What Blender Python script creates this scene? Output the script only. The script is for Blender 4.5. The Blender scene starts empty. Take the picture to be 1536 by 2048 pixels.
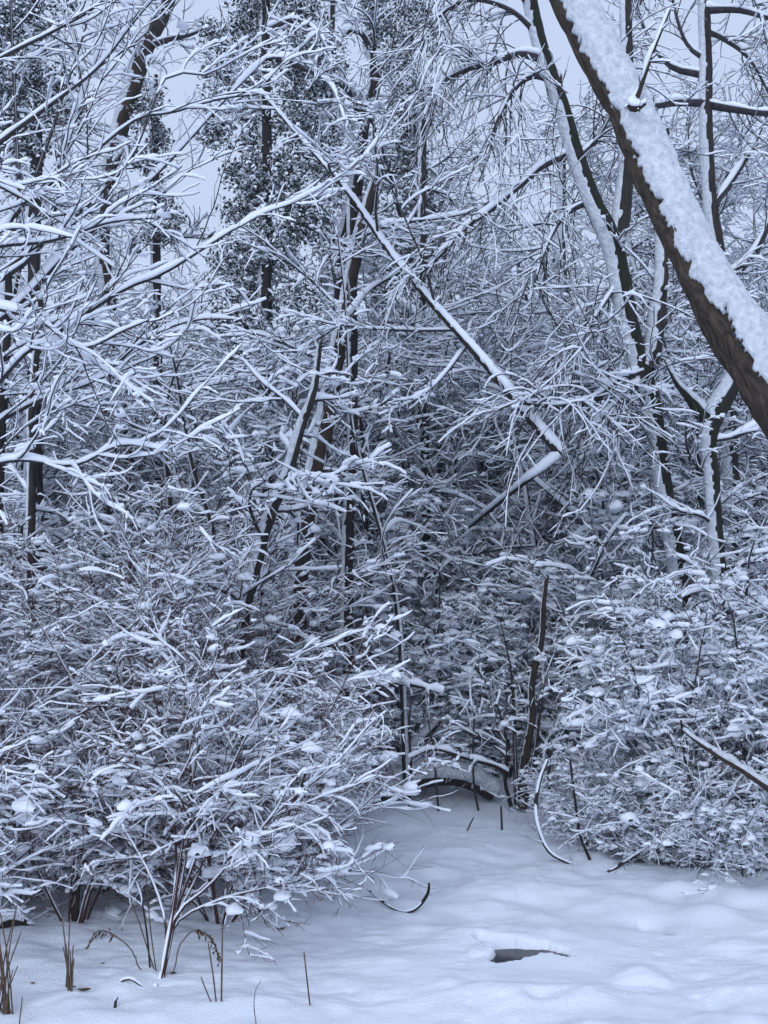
import bpy, math, random
import numpy as np

# ------------------------------------------------------------------ camera, sky, light
SC = bpy.context.scene
COL = SC.collection
F = 2000.0                      # focal length in photo pixels (photo 1536 x 2048)
TILT = math.atan((1250 - 1024) / F)
CAM_H = 1.65
cam = bpy.data.cameras.new("camera")
cam.sensor_fit = 'VERTICAL'
cam.sensor_height = 24.0
cam.sensor_width = 18.0
cam.lens = 24.0 * F / 2048.0
cam.clip_start = 0.05
cam.clip_end = 1000
camo = bpy.data.objects.new("camera", cam)
COL.objects.link(camo)
camo.location = (0, 0, CAM_H)
camo.rotation_euler = (math.pi / 2 + TILT, 0, 0)
SC.camera = camo

SUN_EL, SUN_AZ = math.radians(30), math.radians(200)
world = bpy.data.worlds.new("World")
SC.world = world
world.use_nodes = True
wn = world.node_tree
bg = wn.nodes["Background"]
sky = wn.nodes.new("ShaderNodeTexSky")
sky.sky_type = 'NISHITA'
sky.sun_disc = False
sky.sun_elevation = SUN_EL
sky.sun_rotation = SUN_AZ
sky.dust_density = 3.0
mixw = wn.nodes.new("ShaderNodeMixRGB")
mixw.inputs[0].default_value = 0.85             # overcast: an even pale cloud layer over the sky
mixw.inputs[2].default_value = (5.9, 6.95, 9.2, 1)
wn.links.new(sky.outputs[0], mixw.inputs[1])
wn.links.new(mixw.outputs[0], bg.inputs[0])
bg.inputs[1].default_value = 0.10

sl = bpy.data.lights.new("sun", 'SUN')
sl.energy = 1.2
sl.angle = math.radians(50)
sl.color = (0.70, 0.82, 1.0)       # the cold light of the cloud
so = bpy.data.objects.new("sun", sl)
COL.objects.link(so)
so.rotation_euler = (math.pi / 2 - SUN_EL, 0, math.radians(180) - SUN_AZ)   # from behind the camera, a little left

SC.view_settings.view_transform = 'Standard'
SC.view_settings.look = 'None'
SC.view_settings.gamma = 1
SC.view_settings.use_curve_mapping = False
SC.view_settings.exposure = 0.13
SC.cycles.max_bounces = 8
SC.cycles.diffuse_bounces = 6
SC.cycles.glossy_bounces = 2
SC.cycles.caustics_reflective = False
SC.cycles.caustics_refractive = False


# ------------------------------------------------------------------ pixel <-> world
_ct, _st = math.cos(TILT), math.sin(TILT)


def ray(x, y):
    a, b = (x - 768) / F, (1024 - y) / F
    return np.array([a, _ct - b * _st, _st + b * _ct])


def W(x, y, d):
    """the point seen at photo pixel (x, y), d metres in front of the camera"""
    r = ray(x, y)
    return np.array([0, 0, CAM_H]) + r * (d / r[1])


# ------------------------------------------------------------------ materials
def material(name):
    m = bpy.data.materials.new(name)
    m.use_nodes = True
    return m, m.node_tree, m.node_tree.nodes["Principled BSDF"]


def add_noise(nt, scale, detail=4, rough=0.6, vec=None):
    n = nt.nodes.new("ShaderNodeTexNoise")
    n.inputs["Scale"].default_value = scale
    n.inputs["Detail"].default_value = detail
    n.inputs["Roughness"].default_value = rough
    if vec:
        nt.links.new(vec, n.inputs["Vector"])
    return n


def coords(nt, scale=(1, 1, 1)):
    tc = nt.nodes.new("ShaderNodeTexCoord")
    mp = nt.nodes.new("ShaderNodeMapping")
    mp.inputs["Scale"].default_value = scale
    nt.links.new(tc.outputs["Object"], mp.inputs["Vector"])
    return mp.outputs["Vector"]


def snow_mat(name, scale, strength, dist, through=0.0, c0=(0.845, 0.88, 0.955, 1), c1=(0.905, 0.93, 0.985, 1)):
    m, nt, p = material(name)
    v = coords(nt)
    n = add_noise(nt, scale, 5, 0.6, v)
    r = nt.nodes.new("ShaderNodeValToRGB")
    r.color_ramp.elements[0].position, r.color_ramp.elements[1].position = 0.3, 0.7
    r.color_ramp.elements[0].color = c0
    r.color_ramp.elements[1].color = c1
    nt.links.new(n.outputs["Fac"], r.inputs[0])
    nt.links.new(r.outputs[0], p.inputs["Base Color"])
    p.inputs["Roughness"].default_value = 0.75
    p.inputs["Specular IOR Level"].default_value = 0.15
    b = nt.nodes.new("ShaderNodeBump")
    b.inputs["Strength"].default_value = strength
    b.inputs["Distance"].default_value = dist
    nt.links.new(n.outputs["Fac"], b.inputs["Height"])
    nt.links.new(b.outputs[0], p.inputs["Normal"])
    if through:                                 # thin snow lets light through
        tr = nt.nodes.new("ShaderNodeBsdfTranslucent")
        tr.inputs["Color"].default_value = (0.88, 0.93, 0.97, 1)
        mx = nt.nodes.new("ShaderNodeMixShader")
        mx.inputs[0].default_value = through
        nt.links.new(p.outputs[0], mx.inputs[1])
        nt.links.new(tr.outputs[0], mx.inputs[2])
        nt.links.new(mx.outputs[0], nt.nodes["Material Output"].inputs["Surface"])
    return m


def bark_mat(name, c0, c1, scale=30, stretch=0.2, bump=0.6, moss=None, rot=None):
    m, nt, p = material(name)
    if rot is None:
        v = coords(nt, (1, 1, stretch))
    else:                                       # furrows run along a leaning trunk
        m1 = coords(nt)
        m1.node.inputs["Rotation"].default_value = (0, rot, 0)
        m2 = nt.nodes.new("ShaderNodeMapping")
        m2.inputs["Scale"].default_value = (1, 1, stretch)
        nt.links.new(m1, m2.inputs["Vector"])
        v = m2.outputs["Vector"]
    n = add_noise(nt, scale, 6, 0.65, v)
    r = nt.nodes.new("ShaderNodeValToRGB")
    r.color_ramp.elements[0].position = 0.3
    r.color_ramp.elements[1].position = 0.7
    r.color_ramp.elements[0].color = (*c0, 1)
    r.color_ramp.elements[1].color = (*c1, 1)
    nt.links.new(n.outputs["Fac"], r.inputs[0])
    out = r.outputs[0]
    if moss:
        n2 = add_noise(nt, 5, 4, 0.6, coords(nt))
        r2 = nt.nodes.new("ShaderNodeValToRGB")
        r2.color_ramp.elements[0].position = 0.42
        r2.color_ramp.elements[1].position = 0.58
        nt.links.new(n2.outputs["Fac"], r2.inputs[0])
        mx = nt.nodes.new("ShaderNodeMixRGB")
        nt.links.new(r2.outputs[0], mx.inputs[0])
        nt.links.new(out, mx.inputs[1])
        mx.inputs[2].default_value = (*moss, 1)
        out = mx.outputs[0]
    nt.links.new(out, p.inputs["Base Color"])
    p.inputs["Roughness"].default_value = 0.85
    p.inputs["Specular IOR Level"].default_value = 0.2
    b = nt.nodes.new("ShaderNodeBump")
    b.inputs["Strength"].default_value = bump
    b.inputs["Distance"].default_value = 0.02
    nt.links.new(n.outputs["Fac"], b.inputs["Height"])
    nt.links.new(b.outputs[0], p.inputs["Normal"])
    return m


M_SNOW = snow_mat("branch_snow", 60, 0.35, 0.01)
M_PLASTER = snow_mat("trunk_snow", 24, 1.0, 0.03, 0, (0.50, 0.53, 0.58, 1), (0.80, 0.82, 0.86, 1))  # canopy shade put into the colour: greyer than branch snow, plus bark-crumb mottling
M_GROUND = snow_mat("ground_snow", 70, 0.6, 0.012)
M_DARK = bark_mat("dark_bark", (0.012, 0.010, 0.010), (0.05, 0.040, 0.034))
M_BROWN = bark_mat("brown_bark", (0.016, 0.012, 0.010), (0.072, 0.050, 0.037), 22, 0.18, 0.9)
M_FURROW = bark_mat("furrowed_bark", (0.006, 0.005, 0.004), (0.115, 0.085, 0.062), 38, 0.10, 1.0, None, math.radians(33))
M_MOSS = bark_mat("mossy_bark", (0.009, 0.008, 0.007), (0.036, 0.030, 0.025), 30, 0.2, 0.8, (0.016, 0.020, 0.009))
M_RED = bark_mat("red_twig", (0.036, 0.017, 0.016), (0.10, 0.046, 0.040), 20, 0.5, 0.2)
M_TWIG = bark_mat("grey_twig", (0.022, 0.020, 0.023), (0.068, 0.058, 0.060), 20, 0.5, 0.2)
M_STRAW = bark_mat("dry_stalk", (0.055, 0.035, 0.022), (0.16, 0.11, 0.075), 40, 0.3, 0.2)
M_LEAF = bark_mat("evergreen_leaf", (0.007, 0.012, 0.008), (0.024, 0.034, 0.022), 12, 1.0, 0.0)
M_DEAD = bark_mat("withered_leaf", (0.05, 0.03, 0.02), (0.14, 0.085, 0.05), 30, 1.0, 0.0)
m, nt, p = material("water")
n = add_noise(nt, 9, 3, 0.5, coords(nt))
r = nt.nodes.new("ShaderNodeValToRGB")
r.color_ramp.elements[0].color = (0.006, 0.007, 0.008, 1)
r.color_ramp.elements[1].color = (0.03, 0.03, 0.03, 1)
nt.links.new(n.outputs["Fac"], r.inputs[0])
nt.links.new(r.outputs[0], p.inputs["Base Color"])
p.inputs["Roughness"].default_value = 0.18
p.inputs["IOR"].default_value = 1.33
M_WATER = m


# ------------------------------------------------------------------ noise
def _hash(ix, iy, iz, seed):
    h = (ix.astype(np.int64) * 374761393 + iy.astype(np.int64) * 668265263
         + iz.astype(np.int64) * 2147483647 + seed * 144665) & 0x7fffffff
    h = ((h ^ (h >> 13)) * 1274126177) & 0x7fffffff
    h = h ^ (h >> 16)
    return (h & 0xffff) / 65535.0


def vnoise(x, y, z=None, seed=0):
    x = np.asarray(x, float)
    y = np.asarray(y, float)
    z = np.zeros_like(x) if z is None else np.asarray(z, float)
    ix, iy, iz = np.floor(x), np.floor(y), np.floor(z)
    fx, fy, fz = x - ix, y - iy, z - iz
    fx, fy, fz = [f * f * (3 - 2 * f) for f in (fx, fy, fz)]
    out = 0
    for dx in (0, 1):
        for dy in (0, 1):
            for dz in (0, 1):
                w = (fx if dx else 1 - fx) * (fy if dy else 1 - fy) * (fz if dz else 1 - fz)
                out = out + w * _hash(ix + dx, iy + dy, iz + dz, seed)
    return out - 0.5


def fbm(x, y, z=None, seed=0, octaves=3):
    s, a = 0, 1.0
    for o in range(octaves):
        k = 2.03 ** o
        s = s + a * vnoise(x * k, y * k, None if z is None else z * k, seed + o * 17)
        a *= 0.5
    return s


# ------------------------------------------------------------------ the snow field
def plane_hit(x, y, z=0.0):
    r = ray(x, y)
    return np.array([0, 0, CAM_H]) + r * ((z - CAM_H) / r[2])


PUD = plane_hit(1062, 1908)
HOLE = plane_hit(1309, 1846)
DENT = plane_hit(1085, 1985)


def smooth(a, b, t):
    t = np.clip((t - a) / (b - a), 0, 1)
    return t * t * (3 - 2 * t)


PUD_OUT = np.array([plane_hit(x_, y_, -0.02)[:2] for x_, y_ in [(984, 1928), (1004, 1927), (1040, 1920), (1078, 1911), (1098, 1910), (1142, 1917), (1128, 1908),
                                                                (1090, 1899), (1045, 1898), (1010, 1893), (960, 1884), (948, 1887), (985, 1897), (992, 1908)]])


def puddle_field(x, y):
    """signed distance to the puddle's outline (negative inside), roughened"""
    x, y = np.asarray(x, float), np.asarray(y, float)
    near = (np.abs(x - PUD[0]) < 0.7) & (np.abs(y - PUD[1]) < 0.6)
    out = np.full(x.shape, 9.0)
    if near.any():
        px_, py_ = x[near], y[near]
        best = np.full(px_.shape, 9.0)
        inside = np.zeros(px_.shape, bool)
        for i in range(len(PUD_OUT)):
            a, b = PUD_OUT[i], PUD_OUT[(i + 1) % len(PUD_OUT)]
            e = b - a
            t = np.clip(((px_ - a[0]) * e[0] + (py_ - a[1]) * e[1]) / (e @ e), 0, 1)
            best = np.minimum(best, np.hypot(px_ - a[0] - t * e[0], py_ - a[1] - t * e[1]))
            c = (a[1] > py_) != (b[1] > py_)
            xi = a[0] + (py_ - a[1]) * e[0] / (e[1] if abs(e[1]) > 1e-9 else 1e-9)
            inside ^= c & (px_ < xi)
        out[near] = np.where(inside, -best, best) + 0.022 * vnoise(px_ * 34, py_ * 34, None, 5)
    return out


_pr = np.random.default_rng(77)
PITS = np.column_stack([_pr.uniform(-2.2, 2.6, 90), 4.0 + 4.5 * _pr.random(90) ** 1.3, _pr.uniform(0.012, 0.045, 90), _pr.uniform(0.004, 0.018, 90)])


def height(x, y):
    x = np.asarray(x, float)
    y = np.asarray(y, float)
    z = 0.10 * fbm(x * 0.7, y * 0.7, None, 1, 2) + 0.045 * fbm(x * 2.1, y * 2.6, None, 2, 2)
    z += 0.026 * fbm(x * 5, y * 7, None, 3, 2) + 0.013 * fbm(x * 13, y * 19, None, 4, 3)
    # soft pillows where the snow lies over tussocks
    pil = np.clip(vnoise(x * 3.3, y * 4.2, None, 9) + 0.05, 0, 1)
    z += 0.13 * pil * smooth(2.5, 5, y) * smooth(9, 6, y) * smooth(-0.6, 0.6, x)
    z *= smooth(60, 25, np.hypot(x, y)) * 0.7 + 0.3
    z -= 0.02
    near = (np.abs(x) < 3.2) & (y > 3.6) & (y < 9.2)
    if near.any():
        xs_, ys_, add = x[near], y[near], 0.0
        for (a, b, s_, h_) in PITS:            # pits where clumps fell from the twigs
            add = add - h_ * np.exp(-(((xs_ - a) ** 2 + ((ys_ - b) * 0.8) ** 2) / s_ ** 2))
        z[near] += add
    # the low mound at the end of the clearing
    z += 0.05 * np.exp(-((x - 0.6) / 1.5) ** 2 - ((y - 8.6) / 1.0) ** 2)
    z += 0.18 * np.exp(-((x + 2.2) / 1.4) ** 2 - ((y - 6.6) / 1.2) ** 2)
    z += 0.12 * np.exp(-((x - 2.6) / 1.2) ** 2 - ((y - 7.0) / 0.9) ** 2)
    # banks rising under the shrubs and the wood
    ya = y + 0.25 * vnoise(x * 0.9, y * 0.9, None, 15)
    bank = np.maximum(0.80 * smooth(6.0, 8.8, ya) * smooth(-0.35, -1.5, x), 0.65 * smooth(7.1, 9.2, ya) * smooth(1.35, 2.3, x))
    bank = np.maximum(bank, 0.95 * smooth(9.3, 12.5, ya))
    z += bank
    # puddle: bank behind, basin in the middle, lip in front
    u, v = x - PUD[0], y - PUD[1]
    z = z * (1 - np.exp(-((u / 0.6) ** 2 + (v / 0.45) ** 2)))
    z += 0.055 * np.exp(-((u + 0.02) / 0.45) ** 4 - ((v - 0.34) / 0.20) ** 2) * (1 + 0.5 * vnoise(x * 11, y * 11, None, 12))
    z += 0.035 * vnoise(x * 18, y * 22, None, 8) * np.exp(-((u + 0.24) / 0.12) ** 2 - ((v - 0.03) / 0.12) ** 2)
    z -= 0.018 * np.exp(-((u - 0.10) / 0.30) ** 2 - ((v + 0.16) / 0.15) ** 2)
    q = puddle_field(x, y)
    z -= 0.12 * smooth(0.022, -0.012, q)
    # the small hole and its pillow
    u, v = x - HOLE[0], y - HOLE[1]
    z = z * (1 - np.exp(-((u / 0.5) ** 2 + (v / 0.4) ** 2)))
    z -= 0.02 * np.exp(-((u + 0.02) / 0.20) ** 2 - ((v + 0.20) / 0.16) ** 2)
    z += 0.07 * np.exp(-((u - 0.38) / 0.2) ** 2 - ((v - 0.10) / 0.14) ** 2)
    z -= 0.20 * np.exp(-(((u + 0.35 * v) / 0.042) ** 2 + (v / 0.10) ** 2) ** 1.5)
    z -= 0.06 * np.exp(-((u + 0.03) / 0.17) ** 2 - ((v - 0.06) / 0.11) ** 2)
    u, v = x - DENT[0], y - DENT[1]
    z -= 0.035 * np.exp(-((u) / 0.09) ** 2 - ((v) / 0.06) ** 2)
    return z


def gz(x, y):
    return float(height(np.array([x]), np.array([y]))[0])


def G(x, y):
    """where the ray through photo pixel (x, y) meets the snow"""
    r = ray(x, y)
    o = np.array([0, 0, CAM_H])
    s = 2.0 + 0.06 * np.arange(320)
    p = o[None] + s[:, None] * r[None]
    below = p[:, 2] < height(p[:, 0], p[:, 1])
    k = int(np.argmax(below)) if below.any() else 319
    a, b = s[max(k - 1, 0)], s[k]
    for _i in range(12):
        m_ = 0.5 * (a + b)
        q = o + r * m_
        if q[2] < gz(q[0], q[1]):
            b = m_
        else:
            a = m_
    return o + r * b


def mesh_np(name, V, Fq, mat, smooth_shade=True, Ft=None):
    me = bpy.data.meshes.new(name)
    V = np.ascontiguousarray(V, dtype=np.float32)
    nq = 0 if Fq is None else len(Fq)
    nt_ = 0 if Ft is None else len(Ft)
    me.vertices.add(len(V))
    me.vertices.foreach_set("co", V.ravel())
    loops = []
    if nq:
        loops.append(np.asarray(Fq, np.int32).ravel())
    if nt_:
        loops.append(np.asarray(Ft, np.int32).ravel())
    loops = np.concatenate(loops)
    me.loops.add(len(loops))
    me.loops.foreach_set("vertex_index", loops)
    me.polygons.add(nq + nt_)
    st = np.concatenate([np.arange(nq) * 4, nq * 4 + np.arange(nt_) * 3]).astype(np.int32)
    me.polygons.foreach_set("loop_start", st)
    if smooth_shade:
        me.polygons.foreach_set("use_smooth", np.ones(nq + nt_, bool))
    me.materials.append(mat)
    me.update(calc_edges=True)
    return me


def link(name, me, parent=None, **props):
    o = bpy.data.objects.new(name, me)
    COL.objects.link(o)
    if parent is not None:
        o.parent = parent
    for k, v in props.items():
        o[k] = v
    return o


def axis(fine0, fine1, step, lim0, lim1, grow=1.13):
    a = list(np.arange(fine0, fine1, step))
    s, p = step, a[-1]
    while p < lim1:
        s *= grow
        p += s
        a.append(p)
    s, p, b = step, a[0], []
    while p > lim0:
        s *= grow
        p -= s
        b.append(p)
    return np.array(b[::-1] + a)


gx = axis(-2.6, 3.2, 0.037, -240, 240)
gy = axis(3.4, 8.2, 0.030, -120, 320)
gx = np.unique(np.concatenate([gx, np.arange(0.30, 1.10, 0.0105), np.arange(1.30, 1.62, 0.013)]))
gy = np.unique(np.concatenate([gy, np.arange(4.70, 5.75, 0.0115)]))
XX, YY = np.meshgrid(gx, gy)
ZZ = height(XX, YY)
nx, ny = len(gx), len(gy)
idx = np.arange(nx * ny).reshape(ny, nx)
Fq = np.stack([idx[:-1, :-1], idx[:-1, 1:], idx[1:, 1:], idx[1:, :-1]], -1).reshape(-1, 4)
link("snow_ground", mesh_np("snow_ground", np.stack([XX, YY, ZZ], -1).reshape(-1, 3), Fq, M_GROUND), kind="structure")

# meltwater puddle showing through the hole in the snow
an = np.linspace(0, 2 * np.pi, 40, endpoint=False)
pv = np.stack([PUD[0] - 0.04 + 0.28 * np.cos(an), PUD[1] + 0.16 * np.sin(an), np.full(40, -0.024)], -1)
pv = np.vstack([pv, [[PUD[0], PUD[1], -0.024]]])
pf = np.array([[i, (i + 1) % 40, 40] for i in range(40)])
link("puddle", mesh_np("puddle", pv, None, M_WATER, True, pf), kind="structure")

hv = np.stack([HOLE[0] + 0.12 * np.cos(an), HOLE[1] + 0.14 * np.sin(an), np.full(40, -0.085)], -1)
hv = np.vstack([hv, [[HOLE[0], HOLE[1], -0.085]]])
link("puddle", mesh_np("puddle", hv, None, M_WATER, True, pf), kind="structure")

# ------------------------------------------------------------------ branches and the snow on them
ZUP = np.array([0, 0, 1.0])
WIND = np.array([-0.14, -0.12, 0.0])
LEAN = ZUP + WIND


def norm(a):
    return a / np.maximum(np.linalg.norm(a, axis=-1, keepdims=True), 1e-9)


def tangents(P):
    T = np.empty_like(P)
    T[:, 1:-1] = P[:, 2:] - P[:, :-2]
    T[:, 0] = P[:, 1] - P[:, 0]
    T[:, -1] = P[:, -1] - P[:, -2]
    return norm(T)


def frames(P):
    T = tangents(P)
    U = LEAN - (T @ LEAN)[..., None] * T
    amt = np.linalg.norm(U, axis=-1)
    U = norm(U)
    S = np.cross(T, U)
    return T, S, U, amt


def ring_faces(B, n, s):
    b = np.arange(B)[:, None, None] * (n * s)
    i = np.arange(n - 1)[None, :, None] * s
    k = np.arange(s)[None, None, :]
    k2 = (k + 1) % s
    f = np.stack([b + i + k, b + i + k2, b + i + s + k2, b + i + s + k], -1)
    return f.reshape(-1, 4)


def tube(P, R, s):
    B, n, _ = P.shape
    T, S, U, _a = frames(P)
    a = np.arange(s) * 2 * np.pi / s
    V = P[:, :, None] + R[:, :, None, None] * (np.cos(a)[:, None] * S[:, :, None] + np.sin(a)[:, None] * U[:, :, None])
    return V.reshape(-1, 3), ring_faces(B, n, s)


def clumps(P, R, H, share, rng, size=1.2):
    """soft lumps of snow caught along some of the twigs"""
    B, n, _ = P.shape
    m = int(B * share + rng.random())
    if m == 0:
        return np.zeros((0, 3)), np.zeros((0, 4), int)
    b, i = rng.integers(0, B, m), rng.integers(1, n, m)
    T = norm(P[b, i] - P[b, i - 1])
    ok = np.abs(T[:, 2]) < 0.6
    b, i, T = b[ok], i[ok], T[ok]
    m = len(b)
    if m == 0:
        return np.zeros((0, 3)), np.zeros((0, 4), int)
    T[:, 2] *= 0.3
    T = norm(T)
    s = H * np.exp(0.45 * rng.standard_normal(m)) * size
    s = np.minimum(s, H * size * 2.2)
    k = np.array([-1.9, -1.25, -0.1, 1.1, 1.8])
    C = P[b, i][:, None] + T[:, None] * (k[None, :, None] * s[:, None, None] * (0.5 + 0.55 * rng.random((m, 1, 1))))
    C[..., 2] -= 0.12 * s[:, None]
    g = np.array([0.30, 0.90, 1.10, 0.90, 0.3])[None] * (0.7 + 0.6 * rng.random((m, 5))) * s[:, None]
    S = norm(np.cross(T, ZUP))
    px, py = np.array([-1.25, -0.9, -0.1, 0.9, 1.25, 0.1]), np.array([-0.1, 0.55, 0.85, 0.55, -0.1, -0.35])
    V = C[:, :, None] + S[:, None, None] * (g[:, :, None] * px * 0.85 * (0.75 + 0.5 * rng.random((m, 5, 6))))[..., None] + ZUP * (g[:, :, None] * py * (0.75 + 0.5 * rng.random((m, 5, 6))))[..., None]
    return V.reshape(-1, 3), ring_faces(m, 5, 6)


PROF = {5: (np.array([-1.0, -0.74, 0.05, 0.78, 1.0]), np.array([-0.05, 0.66, 1.0, 0.62, -0.05]), np.array([0, 0, 0, 0, 0])),
        4: (np.array([-1.0, -0.45, 0.5, 1.0]), np.array([0.0, 0.92, 0.88, 0.0]), np.array([0, 0, 0, 0]))}


def snow_tube(P, R, H, s, rng, patchy=0.38, bare_share=0.22):
    B, n, _ = P.shape
    per = np.exp(patchy * rng.standard_normal((B, 1)))
    if B > 4:                                   # some twigs have shaken their snow off
        keep = rng.random(B) > bare_share
        P, R, per = P[keep], R[keep], per[keep]
        B = len(P)
        if B == 0:
            return np.zeros((0, 3)), np.zeros((0, 4), int)
    T, S, U, amt = frames(P)
    h = H * np.clip((amt - 0.18) / 0.82, 0, 1.1)
    lump = rng.random((B, n))
    lump[:, 1:-1] = 0.7 * lump[:, 1:-1] + 0.15 * (lump[:, 2:] + lump[:, :-2])
    h = h * per * (0.05 + 1.9 * lump) * np.linspace(1.05, 0.85, n)
    big = rng.random((B, n)) < 0.03
    h = np.where(big, h * 1.8, h)
    h = np.minimum(h, H * 2.2)
    h[:, -1] *= 0.7
    w = R * 0.85 + 0.28 * h
    bare = h < 0.30 * H
    w = np.where(bare, R * 0.5, w)
    h = np.where(bare, 0.0, h)
    px, py, _ = PROF[s]
    # the cap sits on the upper half of the branch
    V = (P + U * (R * 0.5)[..., None])[:, :, None] + S[:, :, None] * (w[:, :, None] * px)[..., None] \
        + U[:, :, None] * ((h + R * np.where(bare, 0.2, 0.5))[:, :, None] * py)[..., None]
    V[:, -1] = V[:, -1] + (T[:, -1] * (h[:, -1:] * 0.5))[:, None]
    return V.reshape(-1, 3), ring_faces(B, n, s)


def children(rng, P, R, K, t=(0.15, 0.98), ang=(30, 60), L=0.5, fall=0.5, n=6, wob=0.10, trop=0.0, flat=0.6,
             rr=0.6, rmin=0.0015, rmax=9.0, tip=0.4, absL=None, bend=0.08, lj=(0.35, 1.4), hz=1.0):
    """K side shoots on each parent; returns points, radii and the parent's index"""
    M, n0, _ = P.shape
    tt = t[0] + (t[1] - t[0]) * (np.arange(K)[None] + rng.random((M, K))) / K
    f = tt * (n0 - 1)
    i = np.clip(f.astype(int), 0, n0 - 2)
    w = (f - i)[..., None]
    rows = np.arange(M)[:, None]
    p0 = P[rows, i] * (1 - w) + P[rows, i + 1] * w
    T = norm(P[rows, i + 1] - P[rows, i])
    r0 = R[rows, i] * (1 - w[..., 0]) + R[rows, i + 1] * w[..., 0]
    side = np.cross(T, ZUP + 0.02 * rng.standard_normal((M, K, 3)))
    side = norm(side)
    up = np.cross(side, T)
    phi = rng.random((M, K)) * 2 * np.pi
    perp = norm(side * np.cos(phi)[..., None] + up * (flat * np.sin(phi))[..., None])
    a = np.radians(ang[0] + (ang[1] - ang[0]) * rng.random((M, K)))[..., None]
    D = np.cos(a) * T + np.sin(a) * perp
    D[..., 2] = D[..., 2] * hz
    D = norm(D)
    if absL is None:
        plen = np.linalg.norm(np.diff(P, axis=1), axis=-1).sum(1)[:, None]
        ln = plen * L
    else:
        ln = absL
    ln = ln * (1 - fall * tt) * (lj[0] + (lj[1] - lj[0]) * rng.random((M, K)))
    B = M * K
    D, p0, ln, r0 = D.reshape(B, 3), p0.reshape(B, 3), ln.reshape(B), r0.reshape(B)
    r = np.clip(r0 * rr, rmin, rmax)
    out = np.empty((B, n, 3))
    out[:, 0] = p0
    bv = rng.standard_normal((B, 3)) * bend
    tz = trop * (0.5 + rng.random(B))
    for j in range(1, n):
        D = D + wob * rng.standard_normal((B, 3)) + bv
        D[:, 2] += tz
        D = norm(D)
        out[:, j] = out[:, j - 1] + D * (ln / (n - 1))[:, None]
    # nothing grows into the snow field
    low = 0.03
    out[..., 2] = np.maximum(out[..., 2], low + 0.02 * rng.random((B, 1)))
    RR = np.maximum(r[:, None] * np.linspace(1, tip, n)[None], rmin * 0.7)
    return out, RR, np.repeat(np.arange(M), K)


def resample(pts, n, extra=None):
    """Catmull-Rom through the points, n samples evenly along it"""
    pts = np.asarray(pts, float)
    q = np.vstack([2 * pts[0] - pts[1], pts, 2 * pts[-1] - pts[-2]])
    fine = []
    for i in range(1, len(q) - 2):
        t = np.linspace(0, 1, 16, endpoint=(i == len(q) - 3))[:, None]
        a, b, c, d = q[i - 1], q[i], q[i + 1], q[i + 2]
        fine.append(0.5 * (2 * b + (c - a) * t + (2 * a - 5 * b + 4 * c - d) * t ** 2 + (3 * b - a - 3 * c + d) * t ** 3))
    fine = np.vstack(fine)
    s = np.concatenate([[0], np.cumsum(np.linalg.norm(np.diff(fine[:, :3], axis=0), axis=1))])
    u = np.linspace(0, s[-1], n)
    return np.stack([np.interp(u, s, fine[:, k]) for k in range(fine.shape[1])], -1)


def pline(px, d0, d1=None, n=14):
    """photo pixels (x, y, width) running from depth d0 to d1 -> points, radii in metres"""
    d1 = d0 if d1 is None else d1
    px = [tuple(q) + ((4,) if len(q) == 2 else ()) for q in px]
    rows = []
    for k, (x, y, w) in enumerate(px):
        d = d0 + (d1 - d0) * k / (len(px) - 1)
        rows.append(np.append(W(x, y, d), w * 0.5 * d / F))
    q = resample(rows, n)
    return q[:, :3], np.maximum(q[:, 3], 0.0012)


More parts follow.
